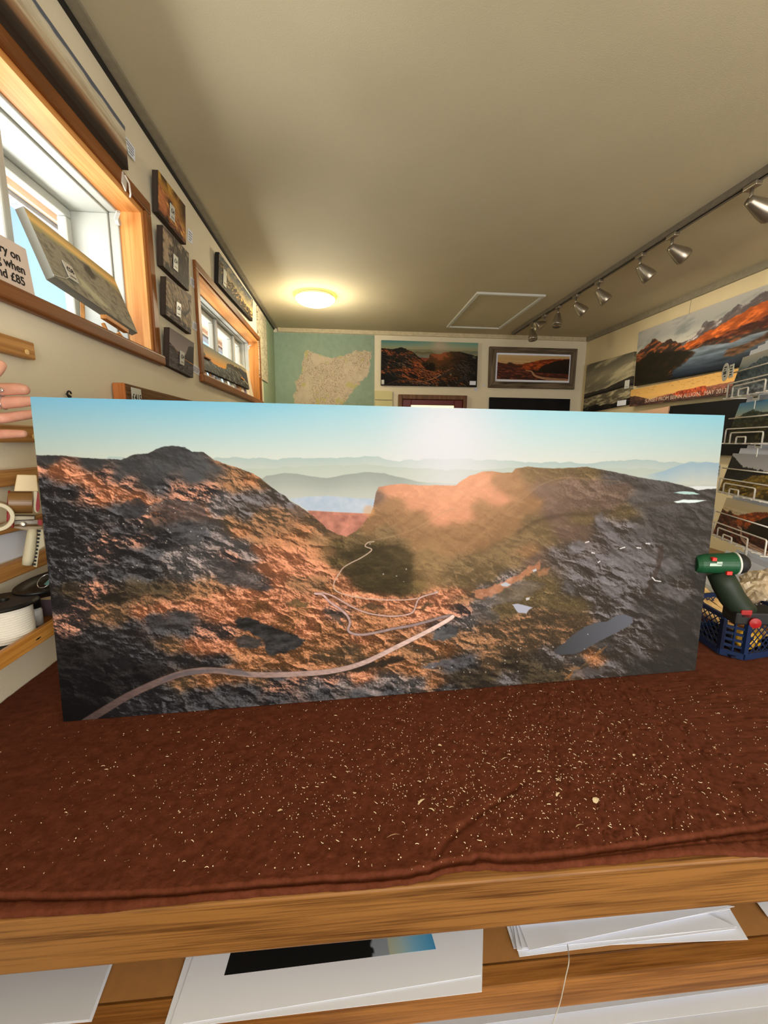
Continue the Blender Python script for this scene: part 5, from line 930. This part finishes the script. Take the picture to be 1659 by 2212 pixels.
obj('comb_back',plate([(83,1143),(93,1143),(97,1180),(85,1188),(80,1226),(72,1224),(78,1190),(80,1165)],-.006,-.002),m_whitepl,t,bevel=.001)
for k in range(10):
    y=1147+8*k; x=80-.145*(y-1147)
    obj('grip_slot',plate([(x-1.5,y-2.2),(x+8,y-1.6),(x+7.6,y+2.4),(x-1.5,y+2.2)],-.0018,.0012),m_blackm,t)
c=tg(-9,1113,.01); obj('tape_roll',lathe([(.023,-.02),(.031,-.02),(.031,.02),(.023,.02),(.023,-.02)],c,nt_,40),m_whitepl,bevel=.0015,label='white tape roll seen end on left of the tape gun, cut by the frame edge',cat='tape')
# wall tray with the string spool
xt=-.655
fa=on(0,xt,0,1410); fb=on(0,xt,109,1342); za,zb=(fa[2]+fb[2])/2,on(0,xt,0,1450)[2]
zt0=1.6-.484*(xt/XL); 
ztop=(on(0,xt,0,1410)[2]+on(0,xt,113,1345)[2])/2; zbot=(on(0,xt,0,1452)[2]+on(0,xt,115,1371)[2])/2
t=thing('wall_tray','narrow golden wooden tray shelf on the left wall holding the string spool','shelf',((XL+xt)/2,.95,zbot))
m_gold=WOOD('gold_oak',(164,104,40),(206,150,74),1,.8,.35,.4,.3)
ye=1.25
obj('front_lip',bx((xt-.012,.55,zbot),(xt,ye,ztop)),m_gold,t,bevel=.002)
obj('tray_base',bx((XL+.002,.55,zbot-.004),(xt-.0125,ye,zbot+.010)),m_gold,t)
obj('bracket',cat_(bx((XL+.002,.60,zbot-.07),(XL+.02,.62,zbot-.0045)),bx((XL+.002,.60,zbot-.02),(xt-.05,.62,zbot-.0045))),m_gold,t)
zb0=zbot+.0105
sc_=on(2,0,0,0) if False else None
Pf=on(1,.905,22,1296); rS=.047; Pf[0]=max(Pf[0],XL+rS+.03); Pf[0]=min(Pf[0],xt-.013-rS)
zt1=Pf[2]
t=thing('string_spool','black spool wound with white string standing in the wall tray','spool',(Pf[0],Pf[1],zb0))
obj('flange',lathe([(.010,0),(rS+.012,0),(rS+.014,.004),(rS+.012,.008),(.010,.008),(.010,0)],(Pf[0],Pf[1],zb0),UP,40),m_black,t,smooth=False,bevel=.001)
obj('flange',lathe([(.010,0),(rS+.012,0),(rS+.014,.004),(rS+.010,.009),(.012,.010),(.010,0)],(Pf[0],Pf[1],zt1-.010),UP,40),m_black,t,bevel=.001)
hS=zt1-.010-zb0-.008; prof=[(.012,0)]
nW=15
for k in range(nW*4+1):
    a=k/4.; prof.append((rS-.003+.0036*abs(math.sin(a*PI)),hS*k/(nW*4)))
prof.append((.012,hS)); obj('string',lathe(prof,(Pf[0],Pf[1],zb0+.008),UP,40),M('white_string',(222,218,208),.9,.04,300),t,smooth=True)
# storage box with a black dish on it
Pd=on(1,1.06,58,1250); zd=Pd[2]
bxo=np.array((Pd[0],1.05))
t=thing('dish','black oval dish of rings and clips behind the string spool','dish',(-.705,1.055,zd-.016))
def oval(prof,c,sx,sy,n=40):
    V=[];Fc=[]
    for r,h in prof:
        for k in range(n):
            a=2*PI*k/n; V.append((c[0]+r*sx*math.cos(a),c[1]+r*sy*math.sin(a),c[2]+h))
    for i in range(len(prof)-1):
        for k in range(n): Fc.append((i*n+k,i*n+(k+1)%n,(i+1)*n+(k+1)%n,(i+1)*n+k))
    return V,Fc
dc=(-.694,1.05,zd-.016)
obj('bowl',oval([(.0001,0),(.75,0),(.95,.012),(1.05,.022),(1.0,.022),(.88,.012),(.7,.006),(.0001,.005)],dc,.060,.115),m_black,t,smooth=True)
obj('metal_ring',tube([(dc[0]-.020+.015*math.cos(a),dc[1]-.020+.015*math.sin(a),dc[2]+.019+.012*math.sin(a)) for a in np.linspace(0,2*PI,28)[:-1]],.0011,8,closed=True),m_silver,label='thin silver ring lying in the black dish',cat='ring',smooth=True)
obj('plastic_strip',bar((dc[0]-.006,dc[1]-.02,dc[2]+.008),(dc[0]+.006,dc[1]+.005,dc[2]+.042),.008,.002),M('pale_strip',(214,222,224),.4),label='pale plastic strip sticking up from the black dish',cat='strip')
obj('cable_clip',bar((dc[0]-.016,dc[1]-.025,dc[2]+.010),(dc[0]-.004,dc[1]-.01,dc[2]+.026),.010,.006),M('teal_plastic',(110,160,160),.4),label='small teal clip in the black dish',cat='clip')
def lump(c,s,n=12,seed=3,amp=.35):
    bm=bmesh.new(); bmesh.ops.create_icosphere(bm,subdivisions=4,radius=1)
    V=[];
    for v in bm.verts:
        p=np.array(v.co[:]); d=1+amp*float(fbm(np.array([p[0]*1.6+seed]),np.array([p[1]*1.6+p[2]*1.9]),4,seed)[0])+amp*.5*abs(float(fbm(np.array([p[2]*4.+seed]),np.array([p[0]*4-p[1]*3.]),3,seed+5)[0]))
        V.append(np.asarray(c)+p*d*np.asarray(s))
    Fc=[tuple(x.index for x in f.verts) for f in bm.faces]; bm.free(); return V,Fc
m_bag=M('crumpled_clear_bag',(206,194,172),.25,.25,40,spec=.6)
obj('plastic_bag',lump((dc[0]+.026,dc[1]+.012,dc[2]+.024),(.013,.02,.012),seed=5),m_bag,smooth=False,label='scrap of crumpled clear plastic on the right side of the black dish',cat='plastic bag')
zbx=dc[2]-.0005
t=thing('storage_box','muted purple box under the black dish, beside the canvas edge','box',(-.69,1.075,zb0))
obj('box_body',bx((-.745,1.035,zb0),(-.650,1.14,zbx-.030)),M('purple_grey_card',(96,80,92),.6,.15,20),t,bevel=.002)
obj('lid',bx((-.747,1.033,zbx-.0295),(-.648,1.142,zbx)),M('buff_card',(196,170,132),.6,.06,20),t,bevel=.002)
Pb=on(1,.985,77,1330); Pb[0]=min(Pb[0],xt-.030)
t=thing('bottle','small clear bottle with a black top beside the string spool','bottle',(Pb[0],Pb[1],zb0))
obj('bottle_body',lathe([(0,0),(.0125,0),(.0135,.004),(.0135,.036),(.010,.042),(0,.042)],(Pb[0],Pb[1],zb0),UP,20),M('cloudy_plastic',(200,200,200),.25,.2,60),t,smooth=True)
obj('cap',lathe([(0,.0425),(.0125,.0425),(.0125,.066),(.011,.068),(0,.068)],(Pb[0],Pb[1],zb0),UP,20),m_black,t,smooth=True)
# ---------------------------------------------------------------- papers on the shelves
ZS=.8002
def sheet(name,label,px,z,m=None,cat='paper',group=None,th=.0008,zs=(0,0,0,0),fn=None,nx=2,ny=2):
    q=[on(2,z,*p) for p in px]
    for p,dz in zip(q,zs): p[2]+=dz
    if fn is None: return obj(name,hexa(q,(0,0,-th)),m or m_paper,label=label,cat=cat,group=group)
    return painted(name,q,(0,0,-th),nx,ny,fn,m_print,label=label,cat=cat,group=group)
G1='print sheets on the upper shelf'
sheet('paper_sheet','lower white sheet showing along the left edge of the big print sheet on the shelf',[(420,2010),(1045,1960),(1041,2142),(352,2224)],ZS+.0012,group=G1)
def big_sheet(u,v):
    a=np.full(u.shape+(3,),1.)*np.array((226,228,238)); x=u*626+410; y=v*170
    return a
q=[on(2,ZS+.0026,*p) for p in((440,2000),(1005,1950),(1039,2106),(367,2216))]
t=thing('print_sheet','large white sheet with a black and blue printed strip lying on the shelf','print',(q[2]+q[3])/2)
obj('sheet',hexa(q,(0,0,-.0008)),m_paper,t)
q=[on(2,ZS+.0028,*p) for p in((500,2052),(928,2002),(942,2050),(484,2107))]
def strip(u,v):
    img=np.full(u.shape+(3,),1.)*np.array((22,23,24)); img=mix(img,(140,152,166),sst(.69,.70,u+.02*fbm(v*6,u*0,3,2)))
    bl=np.stack([np.interp(u,[.77,.84,.9,1],k) for k in ((178,160,120,70),(182,186,176,150),(160,196,214,206))],-1)
    return img+(bl-img)*sst(.768,.776,u)[...,None]
painted('printed_strip',q,(0,0,-.0003),200,12,strip,m_print,t)
sheet('paper_sheet','upper grey white sheet at the left end of the upper shelf',[(-60,2050),(255,2032),(236,2096),(192,2202),(-60,2225)][:2]+[(192,2202),(-60,2226)],ZS+.0022,m_paper2,group=G1)
sheet('paper_sheet','lower sheet peeping from under the grey white sheet at the left shelf end',[(-60,2050),(262,2030),(198,2206),(-60,2230)],ZS+.0010,group=G1)
G2='fanned sheets in the loose stack on the right of the shelf'
fan=[([(1092,1992),(1560,1935),(1616,2029),(1110,2049)],'bottom sheet of the loose fanned stack, showing its corner on the right'),
 ([(1100,1990),(1500,1950),(1590,2008),(1122,2067)],'second sheet up in the loose fanned stack on the shelf'),
 ([(1108,1990),(1480,1950),(1592,2002),(1117,2054)],'third sheet up in the loose fanned stack on the shelf'),
 ([(1112,1985),(1490,1945),(1578,1965),(1128,2050)],'fourth sheet up in the loose fanned stack on the shelf'),
 ([(1116,1983),(1480,1940),(1587,1958),(1143,2055)],'fifth sheet up in the loose fanned stack on the shelf'),
 ([(1098,1983),(1490,1936),(1582,1945),(1097,2003)],'topmost narrow strip across the loose fanned stack on the shelf')]
for k,(px,lab) in enumerate(fan):
    sheet('paper_sheet',lab,px,ZS+.0012+.0020*k,group=G2,zs=(0,0,.002*(k%2),.0005*k))
for k in range(2): sheet('paper_sheet','%s sheet cut by the right edge of the photo on the upper shelf'%('lower','upper')[k],[(1610-4*k,1910),(1760,1895),(1760,1990),(1668-6*k,1985)],ZS+.0012+.0016*k,group=G1)
zl=.6625
for k in range(7):
    z=zl+.0012+.005*k; y0=YF-.052+.015*k; x0=-.05+.03*((k*5)%4); dz=.004 if k%2 else 0
    q=[np.array((x0,.98,z)),np.array((1.15+.02*k,.98,z)),np.array((1.15+.02*k,y0+.010*(k%3)-.004,z+dz)),np.array((x0,y0,z))]
    obj('paper_sheet',hexa(q,(0,0,-.0007)),m_paper2 if k%2 else m_paper,label=['lowest','second lowest','third lowest','middle','third highest','second highest','topmost'][k]+' white sheet in the stack on the bottom shelf',cat='paper',group='sheets on the bottom shelf')
th=[(1226,2040),(1228,2060),(1222,2090),(1216,2115)]
P=[on(2,ZS+.014,*th[0]),on(1,YF-.003,1229,2075),on(1,YF-.006,1222,2110),on(1,YF-.006,1210,2165),on(1,YF-.012,1196,2205),on(1,YF-.014,1185,2240)]
P[1][2]=max(P[1][2],.815)
obj('thread',tube(smooth([tuple(p) for p in P],6),.0007,6),m_white,label='loose white thread hanging from the fanned papers over the shelf rail',cat='thread')
# ---------------------------------------------------------------- blue crate and things at the right of the bench
m_blue=M('blue_crate',(24,42,78),.4,.10,20); m_blue2=M('blue_crate_dark',(14,22,46),.45,.1,20)
ca=math.radians(12.5); cu=np.array((math.cos(ca),math.sin(ca),0)); cv=np.array((-math.sin(ca)*-1*-1,0,0))
cv=np.array((.26,.9656,0)); cu=np.array((.9656,-.06,0)); cu=nrm(np.array((.986,.164,0))); cv=nrm(np.array((.16,.987,0)))
A=on(2,1.0065,1578,1430); CZ=1.0065
t=thing('crate','blue open lattice plastic crate on the blanket right of the big canvas','crate',(A[0],A[1],CZ))
LX,LY,HC=.22,.20,.118
ch=.045
def cp(a,b_,z): return A+cu*a+cv*b_+np.array((0,0,z-A[2]+0))
def cpt(a,b_,h,fl=.06): # walls flare outwards a little
    k=1+fl*0; return A+cu*a+cv*b_+UP*h
ring_=[(ch,0),(LX-ch,0),(LX,ch),(LX,LY-ch),(LX-ch,LY),(ch,LY),(0,LY-ch),(0,ch)]
def rim(h,wd,ht): return cat_(*[bar(cpt(*ring_[i],h),cpt(*ring_[(i+1)%8],h),wd,ht) for i in range(8)])
obj('rim',rim(HC-.006,.009,.012),m_blue,t); obj('base_rim',rim(.010,.009,.018),m_blue,t)
obj('base',cat_(*[bar(cpt(.02+.03*k,.01,.006),cpt(.02+.03*k,LY-.01,.006),.012,.006) for k in range(7)]),m_blue2,t)
for i,(a,b_) in enumerate(ring_): obj('post',bar(cpt(a,b_,.019),cpt(a,b_,HC-.012),.012,.012),m_blue2 if i%2 else m_blue,t)
for i in (0,2,4,6):
    a,b_=np.array(ring_[i]),np.array(ring_[(i+1)%8]); bars=[]
    L_=np.linalg.norm(b_-a); n=int(L_/.022)
    for s in(1,-1):
        for k in range(-4,n+1):
            x0,x1=k*.022,k*.022+.085; h0,h1=.02,HC-.014
            if s<0: x0,x1=x1,x0
            def cl(xa,ha,xb,hb):
                pts=[]
                for tt in np.linspace(0,1,9):
                    x=xa+(xb-xa)*tt
                    if 0<=x<=L_: pts.append((x,ha+(hb-ha)*tt))
                return pts
            p=cl(x0,h0,x1,h1)
            if len(p)>1:
                f=lambda x,h:cpt(*(a+(b_-a)*x/L_),h)
                bars.append(bar(f(*p[0]),f(*p[-1]),.0018,.0022))
    obj('lattice_side',cat_(*bars),m_blue,t)
for i in (1,3,5,7):
    a,b_=ring_[i],ring_[(i+1)%8]; obj('corner_ladder',cat_(*[bar(cpt(*a,h),cpt(*b_,h),.005,.007) for h in (.034,.052,.07,.088)],bar(lin3(cpt(*a,.02),cpt(*b_,.02),.5),lin3(cpt(*a,HC),cpt(*b_,HC),.5),.005,.005)),m_blue,t)
# things in the crate
m_yel=M('yellow_plastic',(214,164,24),.4,.06,20); m_lw=WOOD('pale_offcut',(206,160,96),(240,208,150),1,1.,.6,.2)
cc_=cpt(.075,.055,.012)
t=thing('tape_measure','round yellow and black tape measure in the blue crate','tape measure',cc_)
obj('case',lathe([(0,0),(.024,0),(.027,.004),(.027,.024),(.024,.028),(0,.028)],cc_+UP*.030-cv*.014,nrm(-cu*.3-cv+UP*.2),28),m_yel,t,smooth=False,bevel=.002)
obj('grip_bars',cat_(*[bar(cc_+UP*.030-cv*.044-cu*.008+(cu*math.cos(a)+UP*math.sin(a))*.022,cc_+UP*.030-cv*.044-cu*.008-(cu*math.cos(a)+UP*math.sin(a))*.022,.005,.004) for a in (.8,2.3)]),m_black,t)
t=thing('glue_bottle','small yellow box end in the blue crate beside the tape measure','box',cpt(.125,.045,.012)); obj('box_body',obox(cpt(.125,.045,.033),cu*.018,cv*.014,UP*.020),m_yel,t,bevel=.003); obj('label_band',obox(cpt(.125,.0305,.030),cu*.0182,cv*.0004,UP*.004),m_black,t)
for k in range(4):
    a=cpt(.14+.018*k,.04,.030+.006*k); b_=cpt(.10+.024*k,.17,.040+.004*k)
    obj('wood_offcut',bar(a,b_,.016,.012),m_shelfrail if k%2 else m_lw,bevel=.001,label=['first pale wood offcut lying in the blue crate','brown wood offcut lying in the crate, second from the left','third pale wood offcut lying in the blue crate','fourth brown wood offcut lying in the blue crate, rightmost'][k],cat='wood offcut',group='wood offcuts in the crate')
# planks behind the crate
pa=[on(1,1.30,*p) for p in((1500,1262),(1500,1290),(1500,1318))]
for k,(p0,p1,h,w_) in enumerate((((1503,1262),(1584,1330),.010,.022),((1500,1284),(1578,1338),.010,.022),((1497,1308),(1560,1344),.010,.026))):
    a=on(1,1.27-.03*k,*p0); b_=on(1,1.16-.03*k,*p1)
    obj('wood_plank',bar(a,b_,w_,h,(0,-1,.25)),m_lw,bevel=.001,label=['uppermost pale planed plank propped beside the drill','middle pale planed plank propped behind the crate','lowest pale planed plank standing against the canvas side of the crate'][k],cat='plank',group='pale planks by the crate')
# cordless drill
m_gr=M('drill_green',(22,74,46),.4,.08,20); m_gd=M('drill_dark_green',(30,42,31),.5,.1,20)
dy=1.22
def dp(px,py,d=0): return onplane((0,dy,0),nd,px,py)+(-nd)*d
nd=nrm(np.array((.28,.96,0)))
t=thing('cordless_drill','green and black cordless drill driver with red buttons standing beside the crate','drill',dp(1605,1345))
ax=nrm(dp(1617,1216)-dp(1530,1216)); cA=dp(1500,1217); Lp=lambda px:np.linalg.norm(dp(px,1217)-cA)
rb=.5*np.linalg.norm(dp(1560,1196)-dp(1560,1240))
obj('motor_body',lathe([(0,0),(rb*.75,0),(rb*.9,.01),(rb*.95,Lp(1540)),(rb*1.0,Lp(1575)),(rb*1.05,Lp(1584)),(rb*.98,Lp(1588)),(0,Lp(1588))],cA,ax,28),m_gr,t,smooth=False,bevel=.001)
obj('white_band',lathe([(rb*.99,Lp(1586)),(rb*1.06,Lp(1587)),(rb*1.06,Lp(1590)),(rb*.99,Lp(1590.5))],cA,ax,28),m_white,t,smooth=True)
obj('nose_cone',lathe([(rb*1.0,Lp(1590)),(rb*.98,Lp(1598)),(rb*.86,Lp(1607)),(rb*.6,Lp(1614)),(rb*.28,Lp(1617)),(0,Lp(1617.5))],cA,ax,28),m_blackm,t,smooth=True)
obj('drill_bit',tube([cA+ax*Lp(1617),cA+ax*Lp(1623)],.0022,8),m_steel,t)
obj('handle',tube([dp(1555,1236,-.006),dp(1566,1262),dp(1580,1288),dp(1598,1312),dp(1606,1322)],[.027,.029,.029,.028,.030],18),m_gd,t,smooth=True)
obj('battery_foot',obox(dp(1622,1328),ax*.050,UP*.0165,nrm(np.cross(ax,UP))*.03),m_blackm,t,bevel=.005)
obj('red_catch',lathe([(0,0),(.012,0),(.013,.006),(0,.009)],dp(1612,1334,.030),-nd,16),m_red,t); obj('red_catch',obox(dp(1597,1317,.026),ax*.012,UP*.010,nd*.004),m_red,t,bevel=.002)
m_rb=M('bright_red',(216,44,36),.35,.05,12)
obj('direction_button',obox(dp(1563,1232,rb*.86),ax*.006,UP*.0045,nd*.004),m_rb,t,bevel=.001); obj('speed_button',obox(dp(1532,1203,rb*.75),ax*.005,UP*.004,nd*.006),m_rb,t,bevel=.001)
obj('trigger',tube([dp(1568,1243,.006),dp(1578,1252,.006),dp(1587,1259,.006)],[.006,.0065,.005],10),m_red,t,smooth=True)
obj('name_plate',cat_(obox(dp(1534,1214,rb*.93),ax*.013,UP*.0035,nd*.001),obox(dp(1542,1211,rb*.93),ax*.006,UP*.004,nd*.001)),M('pale_mint_print',(176,200,186),.5),t)
# crumpled brown bag
P=on(1,1.16,1640,1262); m_pb=M('crumpled_translucent_bag',(176,158,130),.35,.25,24,.35,40,spec=.5)
obj('plastic_bag',lump((P[0]+.03,P[1]+.02,P[2]-.01),(.072,.05,.052),seed=11,amp=.55),m_pb,label='crumpled brownish clear plastic bag on top of the things at the right edge',cat='plastic bag')
Pb=on(1,1.18,1650,1325); zt_=P[2]-.075
obj('tool_case',bx((P[0]-.045,P[1]-.025,1.0067),(P[0]+.14,P[1]+.09,zt_)),m_blackm,bevel=.004,label='black tool case in the shadow under the crumpled bag at the right edge',cat='case') if False else None
# ---------------------------------------------------------------- wire print rack
th_=math.radians(19.1); d0=np.array((math.sin(th_),math.cos(th_),0)); P0=on(1,1.55,1557,1012); nb=np.array((d0[1],-d0[0],0))
def rk(px,py,dep=0):
    q=onplane(P0+nb*dep,nb,px,py); return (q-P0)@d0, q[2]
def RK(s,z,dep=0): return P0+d0*s+nb*dep+UP*(z-P0[2])
t=thing('print_rack','white wire display rack of four tiers of landscape prints at the right edge','display rack',RK(-.35,1.0065,.1))
SE=-.345
def wire(pts,r=.0026): return tube(pts,r,8)
def rnd_(pts,r=.008):
    P=[np.asarray(p,float) for p in pts]; o=[P[0]]
    for i in range(1,len(P)-1):
        a=P[i]+nrm(P[i-1]-P[i])*r; b_=P[i]+nrm(P[i+1]-P[i])*r
        for k in range(5):
            u=k/4; o.append((1-u)**2*a+2*u*(1-u)*P[i]+u*u*b_)
    o.append(P[-1]); return o
for k,s in enumerate((-.10,-.27)): obj('upright',tube([RK(s,1.035,.075),RK(s,1.90,.075)],.005,12),m_chrome,t,smooth=True)
obj('base_tray',cat_(obox(RK(-.155,1.021,.09),d0*.185,nb*.11,UP*.012)),m_white,t,bevel=.003)
TZ=[1.775,1.602,1.412,1.238]
T_=[dict(o=[(1566,858),(1586,825)],bar=(1588,803)),]
for i,zb_ in enumerate(TZ):
    sL=[.03,0.,-.004,-.006][i]
    obj('pocket_wire',wire(rnd_([RK(sL,zb_,0),RK(sL,zb_+.055,0),RK(SE,zb_+.055,0),RK(SE,zb_,0)])),m_chrome,t,smooth=True)
    obj('pocket_wire',wire(rnd_([RK(sL-.05,zb_,-.006),RK(sL-.05,zb_+.04,-.006),RK(sL-.25,zb_+.04,-.006),RK(sL-.25,zb_,-.006)])),m_chrome,t,smooth=True)
    obj('pocket_wire',wire(rnd_([RK(sL-.105,zb_,-.012),RK(sL-.105,zb_+.024,-.012),RK(sL-.165,zb_+.024,-.012),RK(sL-.165,zb_,-.012)],.006)),m_chrome,t,smooth=True)
    obj('pocket_floor',cat_(wire([RK(sL,zb_,0),RK(SE,zb_,0)]),*[wire([RK(s,zb_,-.012),RK(s,zb_,.07)],.002) for s in np.linspace(sL,SE,8)],wire([RK(sL,zb_,.07),RK(SE,zb_,.07)])),m_chrome,t,smooth=True)
    obj('front_bar',wire([RK(sL+.004,zb_+.095,.006),RK(SE,zb_+.095,.006)],.0024),m_chrome,t,smooth=True)
    if i in (1,2): pass
    if i>1:
        qd=[RK(sL+.012,zb_+.108,-.006),RK(sL-.006,zb_+.108,-.006),RK(sL-.006,zb_+.062,-.006),RK(sL+.012,zb_+.062,-.006)]
        s_=obj('size_label',hexa(qd,nb*.0015),m_white,t); sub('printed_marks',cat_(*[hexa([onq(qd,.3,v,.0012),onq(qd,.7,v,.0012),onq(qd,.7,v+.08,.0012),onq(qd,.3,v+.08,.0012)],nb*.0004) for v in(.15,.45,.72)]),m_ink,s_)
# oval and square header signs on the top tier
c_=RK(*rk(1566,804,-.014),-.014)
n_=26; ov=[c_+d0*.024*math.cos(a)+UP*.034*math.sin(a) for a in np.linspace(0,2*PI,n_+1)[:-1]]
s_=obj('oval_sign',(ov+[p+nb*.002 for p in ov],[tuple(range(n_)),tuple(range(n_,2*n_))[::-1]]+[(i,i+n_,(i+1)%n_+n_,(i+1)%n_) for i in range(n_)]),m_white,t)
sub('printed_marks',cat_(*[obox(c_-nb*.0006+UP*z-d0*x,d0*w_,UP*.0022,nb*.0004) for z,x,w_ in((.018,.002,.008),(.009,-.002,.004),(.0,0,.011),(-.006,0,.010),(-.016,.003,.004))]),m_ink,s_)
c_=RK(*rk(1580,801,-.011),-.011); s_=obj('price_sign',obox(c_,d0*.014,UP*.024,nb*.001),m_white,t)
sub('printed_marks',cat_(*[obox(c_-nb*.0014+UP*z,d0*.008,UP*.0018,nb*.0003) for z in (.014,.005,-.005,-.014)]),m_ink,s_)
for px,py in ((1633,858),(1638,962)):
    c_=RK(*rk(px,py,.02),.02); s_=obj('small_card_holder',obox(c_,d0*.018,UP*.010,nb*.001),m_white,t); sub('printed_marks',obox(c_-nb*.0014,d0*.012,UP*.002,nb*.0003),m_ink,s_); 
    sub('card_post',tube([c_-UP*.0105,c_-UP*.04],.0015,6),m_chrome,s_)
ART=[(art_icepeak,'blue grey ice peak print in the top tier of the wire rack','pale grey'),(art_glen,'green glen and blue sky print in the second tier of the wire rack',''),(art_moor,'dark hillside and yellow moor print in the third tier of the wire rack',''),(lambda u,v:art_road(u,v),'red brown moor road print in the lowest tier of the wire rack','')]
for i,(fn,lab,_x2) in enumerate(ART):
    zb_=TZ[i]+.0045; sL=[.032,.006,.004,.004][i]; hgt=.148
    q=[RK(sL,zb_+hgt,.036),RK(sL-.35,zb_+hgt,.036),RK(sL-.35,zb_,.006),RK(sL,zb_,.006)]
    picture('panoramic_print',lab,'print',q,nb*.002,190,60,fn,'front prints in the wire rack',m=m_print)
    for k in range(3):
        e=.012+.011*k; hg=hgt+.020+.012*k; s0=sL-.022-.022*k
        q=[RK(s0,zb_+hg,.036+e),RK(max(s0-.29,SE-.01),zb_+hg,.036+e),RK(max(s0-.29,SE-.01),zb_,.006+e),RK(s0,zb_,.006+e)]
        obj('print_sleeve',hexa(q,nb*.002),m_paper,label=f'white backed print {["just","second","farthest"][k]} behind the front print, {["top","second","third","lowest"][i]} rack tier',cat='print',group='white backed prints standing behind the front prints')
for k in range(3):
    q=[RK(.02-.03*k,1.172+.014*k,.07+.02*k),RK(-.34,1.172+.014*k,.07+.02*k),RK(-.34,1.034,.0+.02*k),RK(.02-.03*k,1.034,.0+.02*k)]
    obj('print_sleeve',hexa(q,nb*.002),m_paper2 if k%2 else m_paper,label=['front','middle','rear'][k]+' white sleeve leaning in the bottom tray of the wire rack',cat='print',group='white sleeves in the base of the rack')
# ---------------------------------------------------------------- light
W=bpy.data.worlds.new('World'); SC.world=W; W.use_nodes=True; nt=W.node_tree; N=nt.nodes; L=nt.links
bg=N['Background']; tc=N.new('ShaderNodeTexCoord'); sx=N.new('ShaderNodeSeparateXYZ'); L.new(tc.outputs['Generated'],sx.inputs[0])
rp=N.new('ShaderNodeValToRGB'); e=rp.color_ramp.elements; e[0].position=0.; e[0].color=(.80,.78,.66,1); e[1].position=1.; e[1].color=(.16,.42,.80,1)
for p,c in ((.49,(.84,.82,.72)),(.505,(.80,.93,.98)),(.62,(.55,.84,.97)),(.75,(.32,.66,.92))):
    x=e.new(p); x.color=(*c,1)
mr=N.new('ShaderNodeMapRange'); mr.inputs[1].default_value=-1; mr.inputs[2].default_value=1; L.new(sx.outputs['Z'],mr.inputs[0]); L.new(mr.outputs[0],rp.inputs[0]); L.new(rp.outputs[0],bg.inputs[0]); bg.inputs[1].default_value=1.25
def area(name,loc,target,sx_,sy_,power,col):
    l=bpy.data.lights.new(name,'AREA'); l.shape='RECTANGLE'; l.size=sx_; l.size_y=sy_; l.energy=power; l.color=col
    o=link(bpy.data.objects.new(name,l)); o.location=loc; o.rotation_euler=(Vector(target)-Vector(loc)).to_track_quat('-Z','Y').to_euler(); return o
area('assumed_front_fill',(1.0,-2.0,2.0),(.8,1.5,1.55),2.6,1.4,LP[0],(1,.965,.92))  # unseen lamp added behind the camera for assumed front light; no opening built
area('ceiling_fill',(1.0,-.9,1.25),(1.1,-.3,2.8),2.2,1.4,LP[4],(1,.97,.92))  # added unseen lamp aimed up; its ceiling bounce fills the room
area('window_fill',(-1.28,1.15,2.28),(1.4,1.3,1.5),1.1,.42,LP[6],(.95,.98,1.0))  # extra lamp added outside the near window to brighten the rack
area('ground_bounce_fill',(-3.3,2.2,.45),(.2,2.4,3.0),6.5,1.6,LP[1],(1.0,.98,.94))  # unseen lamp added low outside, aimed up to imitate ground bounce on the ceiling
pl=bpy.data.lights.new('ceiling_bulb','POINT'); pl.energy=LP[2]; pl.color=(1,.86,.62); pl.shadow_soft_size=.12
o=link(bpy.data.objects.new('ceiling_bulb',pl)); o.location=(lc[0],lc[1],ZC-.20)
s=bpy.data.lights.new('sun','SUN'); s.energy=LP[3]; s.angle=.02; s.color=(1,.93,.82)
o=link(bpy.data.objects.new('sun',s)); o.rotation_euler=(Vector((.35,.62,-.70))).to_track_quat('-Z','Y').to_euler()
for k,(a,e_,_l) in enumerate(spots[1:6]):
    y=on(2,ZC-.03,*a)[1]; K=np.array((TX,y,ZC-.105)); d_=nrm(on(1,y-.01,*e_)-K)
    l=bpy.data.lights.new('right_wall_fill','SPOT'); l.energy=LP[5]; l.color=(1,.88,.66); l.spot_size=2.2; l.spot_blend=.8; l.shadow_soft_size=.03  # added to warm the right wall, aimed at it regardless of head angle
    o=link(bpy.data.objects.new('right_wall_fill',l)); o.location=K+d_*.17; o.rotation_euler=Vector((.75,0,-.5)).to_track_quat('-Z','Y').to_euler()
# ---------------------------------------------------------------- camera
cam=bpy.data.cameras.new('camera'); co=link(bpy.data.objects.new('camera',cam)); SC.camera=co
cam.sensor_fit='VERTICAL'; cam.sensor_height=36.; cam.lens=36.*F/2212.; cam.clip_start=.02
co.matrix_world=Matrix(((_R[0],-_D[0],-_f[0],0),(_R[1],-_D[1],-_f[1],0),(_R[2],-_D[2],-_f[2],1.6),(0,0,0,1)))
SC.view_settings.view_transform='Standard'; SC.view_settings.look='None'; SC.view_settings.exposure=0; SC.view_settings.gamma=1
